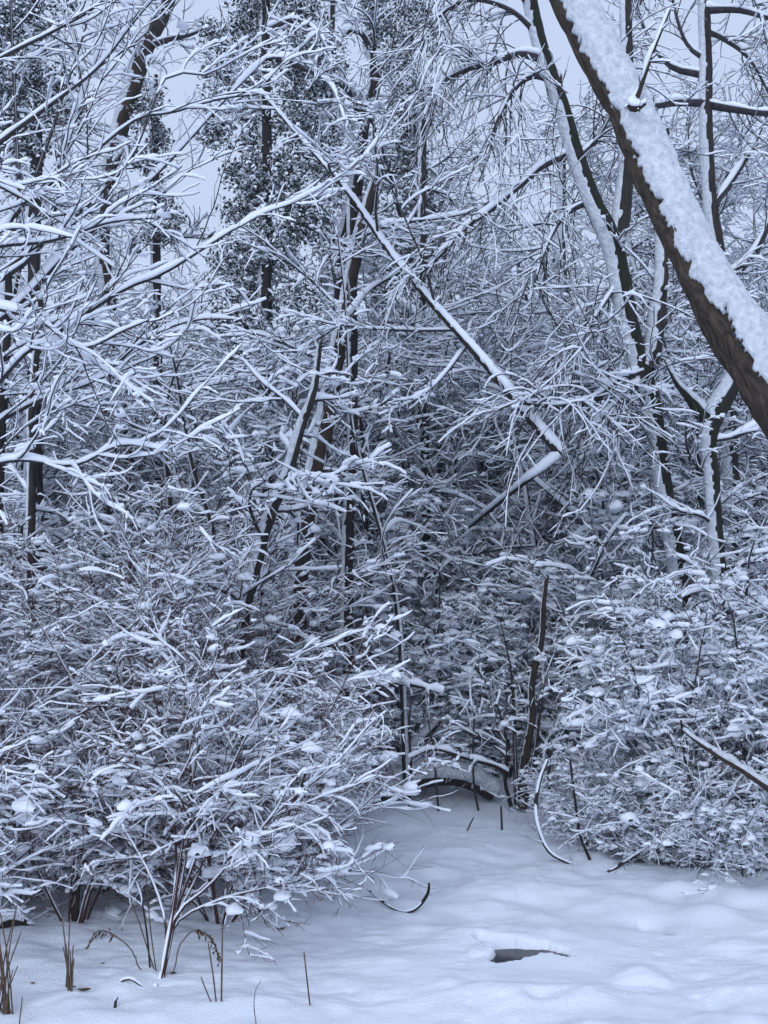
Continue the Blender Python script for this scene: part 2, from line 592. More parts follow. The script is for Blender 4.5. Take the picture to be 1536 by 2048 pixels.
class Plant:
    """one plant: an Empty at its foot, parts under it, the snow a sub-part of what carries it"""
    clump = 0.16
    pillow = 1.2

    def __init__(self, name, label, cat, base, group=None):
        self.o = bpy.data.objects.new(name, None)
        COL.objects.link(self.o)
        self.base = np.asarray(base, float)
        self.o.location = tuple(self.base)
        self.o.empty_display_size = 0.1
        self.o['label'] = label
        self.o['category'] = cat
        if group:
            self.o['group'] = group

    def part(self, name, batches, mat, rng, snow_name="snow", label=None, ss=5):
        """batches: list of (P, R, H, sides)"""
        Vb, Fb, Vs, Fs, ob, os_ = [], [], [], [], 0, 0
        for P, R, H, sides in batches:
            if len(P) == 0:
                continue
            P = P - self.base
            v, f = tube(P, R, sides)
            Vb.append(v)
            Fb.append(f + ob)
            ob += len(v)
            if H > 0:
                v, f = snow_tube(P, R, H, ss if sides > 3 else 4, rng)
                Vs.append(v)
                Fs.append(f + os_)
                os_ += len(v)
                if len(P) > 3:
                    v, f = clumps(P, R, H, self.clump, rng, self.pillow)
                    Vs.append(v)
                    Fs.append(f + os_)
                    os_ += len(v)
        o = link(name, mesh_np(name, np.vstack(Vb), np.vstack(Fb), mat), self.o)
        if label:
            o['label'] = label
        if Vs:
            sn = link(snow_name, mesh_np(snow_name, np.vstack(Vs), np.vstack(Fs), M_SNOW), o)
            if len(batches) > 1:
                sn["kind"] = "stuff"
        return o

    def trunk(self, P, R, mat, rng, sides=14, rough=0.14, snow=0.02, cover=0.15, seed=0, name="trunk", fine=20.0,
              around=None, top=True, plaster=None, lump=0.4, edge=0.28, snow_sides=None):
        """a trunk with uneven bark, and wind-plastered snow whose edge is where its thickness runs out"""
        Pl = (P - self.base)[None]
        T, S, U, amt = frames(Pl)
        if around is not None:
            U = around - (T @ around)[..., None] * T
            U = norm(U)
            S = np.cross(T, U)
        n = Pl.shape[1]

        def shell(s, fn):
            a = np.arange(s) * 2 * np.pi / s
            dirs = np.cos(a)[None, :, None] * U[0][:, None] + np.sin(a)[None, :, None] * S[0][:, None]
            surf = Pl[0][:, None] + dirs * R[:, None, None]
            rad = fn(a, surf)
            return (Pl[0][:, None] + dirs * rad[..., None]).reshape(-1, 3)

        def bark(a, q):
            k = 1.0 / max(R.mean(), 0.01)
            along = np.concatenate([[0], np.cumsum(np.linalg.norm(np.diff(Pl[0], axis=0), axis=1))])[:, None] * np.ones((1, len(a)))
            ridge = np.abs(vnoise(a[None] * 5 + 0.8 * vnoise(along * 6, a[None] * 2, None, seed), along * k * 0.55, None, seed + 3)) * 2 - 0.5
            nz = 0.5 * fbm(q[..., 0] * k * 1.6, q[..., 1] * k * 1.6, q[..., 2] * k * 0.35, seed, 3) + 0.7 * ridge
            return R[:, None] * (1 + rough * nz * 1.4)

        V = shell(sides, bark)
        Fq = ring_faces(1, n, sides)
        Ft = None
        if top:
            V = np.vstack([V, Pl[0][-1:] + T[0][-1:] * R[-1] * 0.3])
            e = (n - 1) * sides
            Ft = np.array([[e + k, e + (k + 1) % sides, n * sides] for k in range(sides)])
        o = link(name, mesh_np(name, V, Fq, mat, True, Ft), self.o)
        if snow > 0:
            ssd = snow_sides or sides

            def coat(a, q):
                c = np.cos(a)[None] * np.clip(amt[0], 0.2, 1)[:, None] if around is None else np.cos(a)[None] * np.ones((n, 1))
                cv = np.asarray(cover, float)[:, None] if np.ndim(cover) else cover
                nz = fbm(q[..., 0] * fine, q[..., 1] * fine, q[..., 2] * fine * 0.8, seed + 50, 4)
                low = 0.35 * vnoise(q[..., 0] * 3, q[..., 1] * 3, q[..., 2] * 3, seed + 7)
                th = snow * (np.clip((c - cv + low) * 1.6, -1.5, 0.8) + nz * 1.6 * (edge + (lump - edge) * smooth(0.0, 0.5, c - cv)))
                return np.where(th > 0, R[:, None] * (1 + 0.3 * rough) + th, np.maximum(R[:, None] * (0.98 - 1.3 * rough) + th * 2, 0.4 * R[:, None]))

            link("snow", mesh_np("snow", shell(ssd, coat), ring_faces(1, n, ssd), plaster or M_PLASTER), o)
        return o


def copy_tree(root, loc, rz, sc=1.0, label=None, group=None, rx=0.0, ry=0.0):
    r = root.copy()
    COL.objects.link(r)
    r.location = loc
    r.rotation_euler = (rx, ry, rz)
    r.scale = (sc, sc, sc)
    if label:
        r['label'] = label
    if group:
        r['group'] = group
    for ch in list(root.children):
        c = ch.copy()
        COL.objects.link(c)
        c.parent = r
        for g in list(ch.children):
            d = g.copy()
            COL.objects.link(d)
            d.parent = c
    return r


LANDMARKS = [(40, "the left boughs"), (160, "the cut stem"), (262, "the slanting trunk"), (390, "the front shrub"), (525, "the straight ivied trunk"), (610, "the brown trunk"), (700, "the curved sapling"),
             (800, "the arched log"), (900, "the snapped pole"), (1045, "the broken stem"), (1130, "the snapped pole's bend"), (1230, "the bank's left corner"), (1335, "the forked tree"), (1435, "the Y-forked tree"), (1520, "the rightmost shrubs")]
NAMED = []


def name_later(o, what, depth):
    NAMED.append((o, what, depth))


def give_labels():
    """a label of its own for every copy: what it looks like, how deep it stands and what it stands behind"""
    pots = {}
    for o, what, depth in NAMED:
        x = 768 + o.location.x / o.location.y * F
        lm = min(LANDMARKS, key=lambda q: abs(q[0] - x))[1]
        pots.setdefault((what, depth, lm), []).append((x, o))
    words = {1: [""], 2: ["left one of two: ", "right one of two: "], 3: ["leftmost of three: ", "middle of three: ", "rightmost of three: "],
             4: ["leftmost of four: ", "second from left: ", "third from left: ", "rightmost of four: "],
             5: ["leftmost of five: ", "second of five: ", "middle of five: ", "fourth of five: ", "rightmost of five: "], 6: ["leftmost of six: ", "second of six: ", "third of six: ", "fourth of six: ", "fifth of six: ", "rightmost of six: "]}
    for (what, depth, lm), l in pots.items():
        l.sort(key=lambda q: q[0])
        for (x, o), wd in zip(l, words[min(len(l), 6)] + ["rightmost of six: "] * 9):
            o['label'] = wd + what + " " + depth + " " + lm


def limbs(plant, rng, mains, levels, mat, H, name="branch", sides=4, ss=5):
    """each main polyline is a part of its own and carries its twigs"""
    n = max(len(p) for p, r in mains)
    Pm = np.stack([resample(np.column_stack([p, r]), n)[:, :3] for p, r in mains])
    Rm = np.stack([resample(np.column_stack([p, r]), n)[:, 3] for p, r in mains])
    sets = [[(Pm[i:i + 1], Rm[i:i + 1], H[0], sides)] for i in range(len(mains))]
    P, R, own = Pm, Rm, np.arange(len(mains))
    for k, lv in enumerate(levels):
        P, R, pi = children(rng, P, R, **lv)
        own = own[pi]
        for i in range(len(mains)):
            s = own == i
            sets[i].append((P[s], R[s], H[min(k + 1, len(H) - 1)], 3))
    for b in sets:
        plant.part(name, b, mat, rng, ss=ss)


def foot(x, d):
    """ground point under photo column x at depth d"""
    X = (x - 768) / F * d * 1.006
    return np.array([X, d, gz(X, d) - 0.03])


def to_list(P, R):
    return [(P[i], R[i]) for i in range(len(P))]


# ------------------------------------------------------------------ the big leaning trunk
def R_(seed):
    return np.random.default_rng(seed)


rng = R_(1)
P, R = pline([(1010, -280, 76), (1092, -100, 80), (1141, 0, 82), (1193, 100, 82), (1246, 200, 82), (1290, 300, 84), (1333, 400, 87), (1377, 500, 91), (1432, 600, 99),
              (1496, 700, 116), (1578, 810, 134), (1680, 950, 154), (1800, 1130, 180), (1920, 1330, 210), (2010, 1530, 250), (2040, 1760, 320)], 6.4, 5.2, 480)
P, R = P[::-1], R[::-1]
big = Plant("leaning_tree", "thick leaning trunk plastered with rough snow, dark furrowed bark along its lower edge", "tree",
            (P[0][0], P[0][1], gz(P[0][0], P[0][1])))
cov = np.interp(np.linspace(0, 1, len(P)), [0, 0.35, 0.55, 0.66, 1], [0.34, 0.34, 0.08, -0.16, -0.20])
big.trunk(P, R, M_FURROW, rng, sides=40, rough=0.26, snow=0.020, cover=cov, seed=3, fine=26, lump=0.62, edge=0.40,
          around=np.array([0.56, -0.70, 0.42]), snow_sides=66)
mains = [pline([(1265, 218, 16), (1290, 150, 9), (1310, 95, 6), (1340, 20, 4)], 5.9, 5.7, 14),
         pline([(1262, 212, 22), (1275, 216, 15), (1292, 207, 6)], 5.85, 5.75, 6),
         pline([(1150, -90, 40), (1260, -190, 30), (1420, -260, 18)], 6.4, 7.2, 14)]
limbs(big, rng, mains, [dict(K=5, L=0.35, n=6, rmax=0.006)], M_BROWN, [0.022, 0.014])

# ------------------------------------------------------------------ the forked tree with hanging twigs
rng = R_(2)
fork = Plant("forked_tree", "dark mossy tree forking in front of the thicket, long snowy limbs arching to the left", "tree", foot(1352, 9.2))
b = fork.base
P, R = pline([(1030, -180, 28.8), (1058, -10, 32.0), (1083, 100, 33.6), (1125, 220, 35.2), (1150, 310, 37.6), (1184, 400, 40.0), (1222, 485, 44.8), (1240, 560, 44.8),
              (1256, 650, 44.8), (1282, 750, 46.4), (1306, 820, 36.8), (1325, 960, 35.2), (1352, 1120, 36.8), (1368, 1300, 40.0), (1372, 1640, 48.0)],
             9.4, 9.2, 260)
P, R = P[::-1], R[::-1]
fork.trunk(P, R, M_MOSS, rng, sides=16, rough=0.10, snow=0.015, cover=0.74, seed=9, fine=38, snow_sides=32, edge=0.2, around=np.array([-0.85, -0.55, 0.5]))
P2, R2 = pline([(1232, 500, 40), (1244, 420, 38), (1252, 340, 32), (1256, 240, 30), (1254, 100, 26), (1250, -120, 22)], 9.35, 9.8, 40)
fork.trunk(P2, R2, M_DARK, rng, sides=12, snow=0.016, cover=0.55, seed=11, name="stem", around=np.array([-0.9, -0.4, 0.3]))
P3, R3 = pline([(1296, 740, 36), (1308, 690, 36), (1316, 620, 32), (1324, 540, 26), (1322, 420, 20), (1332, 260, 14)], 9.25, 9.7, 40)
fork.trunk(P3, R3, M_DARK, rng, sides=12, snow=0.018, cover=0.45, seed=12, name="stem", around=np.array([-0.9, -0.6, 0.3]))
mains = [pline([(1094, 122, 22), (1040, 108, 18), (985, 124, 14), (925, 142, 11), (880, 170, 7), (850, 230, 4)], 9.4, 8.6, 18),
         pline([(1100, 160, 18), (1066, 152, 14), (1030, 176, 10), (1000, 230, 7), (960, 330, 4)], 9.4, 8.9, 16),
         pline([(1146, 305, 18), (1085, 332, 13), (1040, 372, 11), (975, 425, 9), (925, 462, 7), (850, 540, 5), (790, 570, 3)], 9.4, 8.5, 22),
         pline([(1150, 320, 16), (1200, 270, 12), (1228, 190, 8), (1240, 90, 5)], 9.4, 9.9, 16),
         pline([(1280, 742, 24), (1235, 760, 20), (1190, 795, 16), (1120, 812, 11), (1040, 806, 7)], 9.25, 8.5, 18),
         pline([(1286, 760, 20), (1245, 790, 17), (1238, 800, 10), (1190, 850, 6)], 9.25, 8.8, 12),
         pline([(1075, 70, 16), (1020, 20, 12), (940, 0, 9), (870, 40, 5), (840, 110, 4)], 9.4, 8.7, 16),
         pline([(1064, 20, 18), (1000, -60, 13), (920, -80, 9), (800, -20, 5)], 9.4, 8.8, 16),
         pline([(1240, 560, 12), (1200, 620, 9), (1160, 690, 6), (1140, 780, 4)], 9.3, 8.9, 14),
         pline([(1185, 400, 15), (1130, 430, 11), (1090, 500, 8), (1060, 600, 5)], 9.4, 9.0, 14)]
limbs(fork, rng, mains,
      [dict(K=34, t=(0.12, 0.98), ang=(30, 80), absL=1.25, fall=0.35, n=13, wob=0.06, trop=-0.15, rmax=0.008, rmin=0.0045, tip=0.5),
       dict(K=8, t=(0.1, 0.95), ang=(20, 50), L=0.36, n=6, wob=0.09, trop=-0.05, rmax=0.004, rmin=0.003)],
      M_TWIG, [0.024, 0.0125, 0.010])

# ------------------------------------------------------------------ the Y-shaped tree behind the big trunk
rng = R_(3)
ytree = Plant("young_tree", "snow-coated tree with a wide Y fork just under the big leaning trunk", "tree", foot(1442, 8.9))
P, R = pline([(1500, 640, 25.5), (1482, 720, 34.0), (1458, 778, 40.8), (1425, 835, 45.9), (1417, 890, 34.0), (1424, 960, 31.4), (1430, 1060, 30.6), (1440, 1200, 32.3), (1446, 1600, 39.1)],
             9.0, 8.9, 200)
P, R = P[::-1], R[::-1]
ytree.trunk(P, R, M_MOSS, rng, sides=14, snow=0.020, cover=0.66, fine=36, edge=0.2, snow_sides=24, seed=21, around=np.array([-0.75, -0.6, 0.55]))
P2, R2 = pline([(1418, 842, 40), (1395, 815, 28), (1372, 788, 18), (1352, 765, 10), (1330, 720, 5)], 8.95, 8.7, 20)
ytree.trunk(P2, R2, M_MOSS, rng, sides=12, snow=0.022, cover=-0.2, seed=22, name="stem")
br, rr, _ = children(rng, P[None], R[None], 9, t=(0.25, 0.9), ang=(50, 85), absL=1.5, n=14, wob=0.08, trop=0.0, rmax=0.018)
limbs(ytree, rng, to_list(br, rr), [dict(K=9, hz=0.6, absL=0.6, n=8, rmax=0.006), dict(K=5, L=0.35, n=5, rmin=0.002)], M_TWIG, [0.025, 0.015, 0.012])

# ------------------------------------------------------------------ the upright tree at the right
rng = R_(4)
P, R = pline([(1405, -220, 20.8), (1408, 0, 24.0), (1412, 120, 26.4), (1412, 250, 27.2), (1422, 420, 28.8), (1438, 520, 30.4), (1450, 700, 32.0), (1462, 1000, 35.2), (1470, 1560, 43.2)], 12, 12, 200)
P, R = P[::-1], R[::-1]
up = Plant("upright_tree", "straight slender tree at the right, snow down its left side, above the leaning trunk", "tree", (P[0][0], P[0][1], gz(P[0][0], P[0][1]) - 0.05))
up.trunk(P, R, M_DARK, rng, sides=12, snow=0.022, cover=0.66, seed=31, fine=30, edge=0.2, snow_sides=20, around=np.array([-0.9, -0.5, 0.25]))
mains = [pline([(1412, 205, 20), (1350, 205, 17), (1300, 212, 13), (1240, 200, 7)], 12, 11.3, 14),
         pline([(1410, -60, 16), (1370, -90, 11), (1310, -60, 7), (1280, 10, 4)], 12, 12.4, 14),
         pline([(1408, 60, 16), (1450, 80, 12), (1500, 120, 8), (1545, 200, 5)], 12, 12.3, 14),
         pline([(1409, -120, 16), (1460, -80, 12), (1510, 0, 8), (1540, 90, 5)], 12, 11.6, 14),
         pline([(1412, 120, 14), (1375, 90, 10), (1350, 20, 7), (1335, -80, 4)], 12, 11.8, 14),
         pline([(1414, 208, 20), (1470, 218, 17), (1540, 226, 13), (1640, 215, 7)], 12, 11.5, 14),
         pline([(1410, 150, 18), (1340, 130, 14), (1290, 60, 9), (1260, -40, 5)], 12, 12.6, 14),
         pline([(1412, 20, 18), (1480, 20, 14), (1560, 40, 9), (1640, 30, 5)], 12, 11.4, 14),
         pline([(1420, 420, 20), (1470, 350, 16), (1520, 260, 12), (1560, 120, 7)], 12, 12.6, 14),
         pline([(1434, 500, 20), (1390, 560, 14), (1330, 600, 10), (1260, 610, 5)], 12, 11.6, 14),
         pline([(1442, 560, 20), (1500, 520, 15), (1540, 440, 11), (1580, 330, 6)], 12, 11.6, 14),
         pline([(1450, 700, 20), (1500, 690, 16), (1560, 700, 10), (1620, 690, 6)], 12, 11.3, 14)]
limbs(up, rng, mains, [dict(K=12, absL=1.1, n=10, rmax=0.009, rmin=0.005, trop=-0.01), dict(K=8, L=0.45, n=7, rmin=0.004, wob=0.12)], M_TWIG, [0.035, 0.017, 0.014])

# ------------------------------------------------------------------ the snapped pole-like tree
rng = R_(5)
P, R = pline([(470, 120, 4.0), (540, 205, 5.6), (600, 275, 7.2), (700, 390, 10.4), (770, 490, 12.8), (850, 590, 15.2), (930, 680, 17.6), (1000, 760, 20.0), (1060, 835, 22.4), (1122, 905, 24.8)], 8.9, 8.7, 200)
P, R = P[::-1], R[::-1]
rows = [np.append(W(x, y, d_), w * 0.5 * d_ / F) for x, y, d_, w in [(1120, 906, 8.72, 20), (1085, 934, 8.8, 17), (1050, 962, 9.0, 14), (985, 1015, 9.9, 11), (930, 1062, 11.2, 9), (872, 1120, 12.4, 9), (825, 1240, 13.0, 11), (815, 1400, 13.0, 14)]]
q = resample(rows, 70)
Q, RQ = q[:, :3], q[:, 3]
snap = Plant("snapped_tree", "thin tree snapped over, its snowy pole slanting from top left down to a sharp bend", "tree", (Q[-1][0], Q[-1][1], gz(Q[-1][0], Q[-1][1]) - 0.05))
snap.trunk(Q[::-1], RQ[::-1], M_DARK, rng, sides=12, snow=0.024, cover=-0.25, plaster=M_SNOW, seed=41, around=np.array([-0.1, -0.75, 0.66]))
snap.trunk(P, R, M_DARK, rng, sides=12, snow=0.020, cover=0.02, seed=42, fine=30, plaster=M_SNOW, name="fallen_top", around=np.array([0.35, -0.55, 0.8]))
br, rr, _ = children(rng, P[None], R[None], 12, t=(0.05, 0.97), ang=(35, 70), absL=1.3, n=12, wob=0.08, rmax=0.014, rmin=0.006)
ext = [pline([(935, 690, 8), (880, 760, 6), (830, 800, 5), (760, 830, 3)], 8.9, 8.4, 12),
       pline([(800, 545, 8), (740, 580, 6), (690, 640, 5), (600, 700, 3)], 9.6, 9.0, 12)]
limbs(snap, rng, to_list(br, rr) + ext, [dict(K=10, absL=0.7, n=9, rmax=0.006, wob=0.12, hz=.7), dict(K=7, L=0.45, n=6, rmin=0.003, wob=0.14)], M_TWIG, [0.024, 0.016, 0.013])


# ------------------------------------------------------------------ ivy-clad trees
def leaves(plant, rng, centres, radius, per, size, snowy=0.8, name="ivy"):
    """clumps of small folded evergreen leaves, snow lying on a share of them"""
    C = np.asarray(centres) - plant.base
    N = len(C) * per
    c = np.repeat(C, per, 0) + norm(rng.standard_normal((N, 3))) * (np.repeat(radius, per) * rng.random(N) ** 0.45)[:, None]
    nrm = norm(rng.standard_normal((N, 3)) + np.array([0, -0.3, 0.5]))
    a = norm(np.cross(nrm, rng.standard_normal((N, 3))))
    bb = np.cross(nrm, a)
    s = size * (0.6 + 0.8 * rng.random(N))[:, None]

    def quads(o, k):
        v = np.stack([o - a * s * k, o + bb * s * 0.40 * k - nrm * s * 0.18, o + a * s * k, o - bb * s * 0.40 * k - nrm * s * 0.18], 1)
        return v.reshape(-1, 3)

    f = np.arange(N * 4).reshape(N, 4)
    o = link(name, mesh_np(name, quads(c, 1.0), f, M_LEAF, False), plant.o, kind="stuff")
    pick = (nrm[:, 2] > 0.05) & (rng.random(N) < snowy)
    # lumps of snow: low pyramids with a soft top
    c2, a2, b2, s2 = c[pick], a[pick], bb[pick], s[pick]
    n2 = len(c2)
    up_ = np.array([0, 0, 1.0])
    v = np.stack([c2 - a2 * s2 * 1.1 + up_ * s2 * 0.12, c2 + b2 * s2 * 0.8 + up_ * s2 * 0.35, c2 + a2 * s2 * 1.1 + up_ * s2 * 0.12, c2 - b2 * s2 * 0.8 + up_ * s2 * 0.35], 1).reshape(-1, 3)
    k = np.arange(n2)[:, None] * 4
    tri = np.concatenate([np.hstack([k, k + 1, k + 2]), np.hstack([k, k + 2, k + 3])])
    link("snow", mesh_np("snow", v, None, M_SNOW, True, tri), o, kind="stuff")
    return o


def ivy_tree(seed, name, label, px, d, clumps, twig_limbs, K=6, L=1.3, leaf=0.026, mat=M_DARK, snowdir=(-0.8, -0.5, 0.3), per=84, snow=0.016, cover=0.72, group=None):
    rng = R_(seed)
    P, R = pline(px, d, d, 130)
    P, R = P[::-1], R[::-1]
    t = Plant(name, label, "tree", (P[0][0], P[0][1], gz(P[0][0], P[0][1]) - 0.05), group)
    t.trunk(P, R, mat, rng, sides=12, snow=snow, cover=cover, seed=seed, around=np.array(snowdir))
    C, rad = [], []
    for (x, y, r) in clumps:
        for j in range(max(3, int((r / 14) ** 2 * 0.7))):
            an, q = rng.random() * 6.28, r * math.sqrt(rng.random())
            C.append(W(x + q * math.cos(an), y + q * math.sin(an), d + rng.normal() * r * d / F * 0.6))
            rad.append(0.10 + 0.12 * rng.random())
    if C:
        leaves(t, rng, C, np.array(rad), per, leaf)
    br, rr, _ = children(rng, P[None], R[None], K, t=(0.25, 0.99), ang=(45, 75), absL=L, fall=0.2, n=12, wob=0.10, trop=0.0, rmax=0.016, rmin=0.007)
    ml = to_list(br, rr) + [pline(q, d, d + dd, 14) for q, dd in twig_limbs]
    limbs(t, rng, ml, [dict(K=8, absL=0.8, n=8, rmax=0.009, rmin=0.005, trop=0.0, wob=0.12, hz=.7), dict(K=7, L=0.45, n=5, rmin=0.004, wob=0.15)], M_TWIG, [0.032, 0.022, 0.018])
    return t


col = []
rr_ = random.Random(5)
for y in range(-60, 700, 26):
    wdt = 60 + 55 * math.sin((y + 60) / 760 * 3.0)
    for k in range(3):
        col.append((532 + rr_.uniform(-1, 1) * wdt, y + rr_.uniform(-18, 18), rr_.uniform(26, 44)))
ivy_tree(51, "ivy_clad_tree", "tall straight dark trunk wrapped in evergreen ivy clumps, left of the snapped pole", [(526, -200, 20), (529, 0, 24), (528, 130, 26), (530, 250, 28), (531, 420, 30), (529, 640, 30), (531, 900, 32), (530, 1480, 40)], 11.2, col,
         [([(535, 110, 22), (570, 120, 18), (620, 140, 14), (665, 175, 8), (690, 240, 5)], -1.0), ([(540, 60, 18), (590, 40, 12), (640, 70, 8), (672, 140, 5)], -0.6)])
col = []
for y in range(-40, 620, 36):
    for k in range(2):
        col.append((795 + rr_.uniform(-1, 1) * 50, y + rr_.uniform(-18, 18), rr_.uniform(20, 42)))
col += [(745, 20, 30), (840, 30, 40), (870, 90, 30), (770, 330, 50), (850, 420, 40), (850, 520, 45)]
ivy_tree(52, "ivy_clad_tree", "crooked bare-topped tree with hooked limbs and ivy on its right, middle of the skyline",
         [(742, -140, 18), (745, 0, 20), (742, 90, 23), (748, 160, 25), (726, 250, 28), (712, 370, 30), (688, 480, 32), (676, 560, 34), (672, 700, 34), (690, 1000, 36), (694, 1460, 44)], 12.6, col,
         [([(745, 110, 18), (725, 70, 14), (700, 62, 11), (682, 76, 8), (672, 82, 6)], -0.5), ([(722, 250, 22), (712, 200, 18), (680, 168, 14), (640, 150, 10), (600, 130, 6)], -1.0)])
col = [(rr_.uniform(-20, 130), rr_.uniform(-10, 330), rr_.uniform(25, 50)) for k in range(34)]
ivy_tree(53, "ivy_clad_tree", "dark evergreen-covered tree at the far left edge of the skyline", [(60, -160, 24), (66, 60, 28), (70, 300, 30), (66, 600, 32), (72, 1480, 44)], 10.6, col, [])
col = [(660 + rr_.uniform(-1, 1) * 34, yy + rr_.uniform(-16, 16), rr_.uniform(20, 36)) for yy in range(90, 560, 26)]
ivy_tree(62, "ivy_clad_tree", "slender ivy-darkened tree between the straight ivy-clad trunk and the crooked one", [(664, -60, 12), (662, 200, 18), (660, 500, 22), (664, 900, 28), (668, 1450, 36)], 14, col, [], K=6)
col = [(310 + rr_.uniform(-1, 1) * 40, yy + rr_.uniform(-16, 16), rr_.uniform(20, 38)) for yy in range(170, 520, 26)]
ivy_tree(63, "ivy_clad_tree", "short snow-dusted evergreen just right of the slanting trunk", [(312, 150, 8), (310, 300, 16), (312, 600, 22), (318, 1450, 34)], 13.5, col, [], K=5)
ivy_tree(54, "slanting_tree", "dark trunk slanting up to the right against the sky, snow along its left side",
         [(362, -160, 30), (335, 0, 34), (295, 85, 36), (268, 165, 38), (240, 260, 34), (214, 375, 32), (205, 500, 30), (222, 640, 30), (240, 830, 34), (262, 1050, 36), (270, 1430, 46)], 13,
         [(290, 210, 34), (265, 250, 30), (250, 300, 26)], [([(300, 92, 16), (340, 78, 12), (380, 70, 8), (420, 50, 5)], -0.4)], K=9, mat=M_BROWN, snow=0.02, cover=0.5, snowdir=(-0.9, -0.5, 0.3))
ivy_tree(55, "brown_tree", "bare brown trunk leaning right in the middle of the thicket, beside a thinner dark one",
         [(760, 330, 20), (720, 470, 26), (690, 620, 30), (664, 760, 36), (640, 900, 40), (612, 1020, 42), (598, 1130, 44), (590, 1240, 46), (588, 1480, 50)], 9.5, [], [], K=7, mat=M_BROWN, snow=0.02, cover=0.7)
ivy_tree(56, "dark_tree", "slim dark tree curving up rightward out of the left shrubs beside the brown trunk",
         [(640, 690, 10), (628, 780, 14), (604, 850, 18), (574, 950, 22), (540, 1030, 24), (518, 1110, 24), (492, 1220, 22), (474, 1330, 22), (440, 1440, 20), (420, 1540, 20)], 7.8, [],
         [([(530, 1050, 12), (500, 960, 9), (470, 880, 6), (440, 840, 4)], 0.3), ([(610, 840, 10), (570, 800, 8), (520, 760, 6), (470, 700, 4)], 0.3)], K=8, L=1.0, snow=0.016, cover=0.5)
ivy_tree(57, "dark_tree", "upright near-black trunk deep in the thicket, right of the brown trunk",
         [(702, 400, 16), (706, 700, 20), (704, 900, 22), (696, 1080, 24), (690, 1480, 30)], 9.8, [], [], K=6)
ivy_tree(58, "dark_tree", "near-black trunk half hidden behind the middle of the snapped pole",
         [(846, 200, 16), (842, 620, 20), (840, 800, 26), (846, 940, 28), (850, 1480, 32)], 12.0, [], [], K=6)
ivy_tree(59, "dark_tree", "dark trunk at the left edge with a snow strip, below the thick snowy boughs",
         [(14, 540, 22), (12, 640, 24), (4, 760, 28), (-10, 1000, 34), (-20, 1500, 44)], 10, [], [], K=5, snow=0.02, cover=0.5)
ivy_tree(60, "dark_tree", "thin dark tree among the left thicket, left of the slanting trunk's foot",
         [(80, 600, 12), (72, 720, 14), (62, 830, 16), (64, 900, 16), (60, 1200, 20), (58, 1480, 24)], 9.2, [], [], K=6)
ivy_tree(61, "dark_tree", "pale snow-striped trunk behind the forked tree's left limbs",
         [(1118, 150, 14), (1124, 350, 17), (1122, 480, 18), (1128, 620, 20), (1130, 900, 24), (1130, 1400, 32)], 16, [], [], K=9, snow=0.025, cover=0.4)

# ------------------------------------------------------------------ a thin curved sapling and the broken snag
rng = R_(70)
P, R = pline([(676, 470, 4), (690, 600, 5), (698, 760, 6), (706, 860, 7), (738, 980, 8), (766, 1080, 9), (788, 1180, 10), (802, 1300, 12), (812, 1560, 14)], 8.9, 9.2, 60)
P, R = P[::-1], R[::-1]
sap = Plant("sapling", "thin bare sapling bowing to the left through the middle of the thicket", "sapling", (P[0][0], P[0][1], gz(P[0][0], P[0][1]) - 0.03))
sap.trunk(P, R, M_DARK, rng, sides=8, snow=0.005, cover=0.55, seed=71, around=np.array([0.7, -0.5, 0.5]), name="stem")
br, rr, _ = children(rng, P[None], R[None], 12, t=(0.35, 0.98), ang=(40, 75), absL=0.9, n=11, wob=0.08, rmax=0.008, rmin=0.004)
limbs(sap, rng, to_list(br, rr), [dict(K=7, L=0.45, n=6, rmin=0.002)], M_TWIG, [0.018, 0.013])

rng = R_(72)
f = G(1040, 1622)
d = f[1]
P, R = pline([(1093, 1158, 9), (1087, 1215, 10), (1083, 1285, 12), (1064, 1365, 13), (1064, 1440, 14), (1047, 1540, 17), (1044, 1616, 22)], d - 0.1, d, 70)
P, R = P[::-1], R[::-1]
snag = Plant("broken_stem", "reddish dark stem broken off at the top, at the clearing's back edge", "snag", f - [0, 0, 0.03])
snag.trunk(P, R, M_BROWN, rng, sides=14, rough=0.2, snow=0.008, cover=0.80, seed=73, around=np.array([-0.9, 0.1, 0.3]))
mains = [pline([(1034, 1610, 12.4), (1030, 1520, 9.3), (1028, 1420, 6.8), (1020, 1330, 3.7), (1000, 1240, 2.5)], d, d + 0.2, 18),
         pline([(1052, 1612, 11.2), (1070, 1500, 8.1), (1078, 1440, 6.2), (1090, 1360, 3.7), (1120, 1280, 2.5)], d, d - 0.1, 18),
         pline([(1022, 1612, 11.2), (1010, 1560, 9.3), (1012, 1480, 6.2), (990, 1400, 3.7), (950, 1330, 2.5)], d, d - 0.2, 18),
         pline([(1060, 1612, 8.7), (1086, 1560, 7.4), (1092, 1490, 5.0), (1130, 1420, 3.1)], d, d + 0.2, 14)]
limbs(snag, rng, mains, [dict(K=11, t=(0.3, 1), absL=0.55, n=9, rmax=0.006, rmin=0.003, trop=-0.02), dict(K=6, L=0.45, n=6, rmin=0.002)], M_DARK, [0.016, 0.024, 0.018])


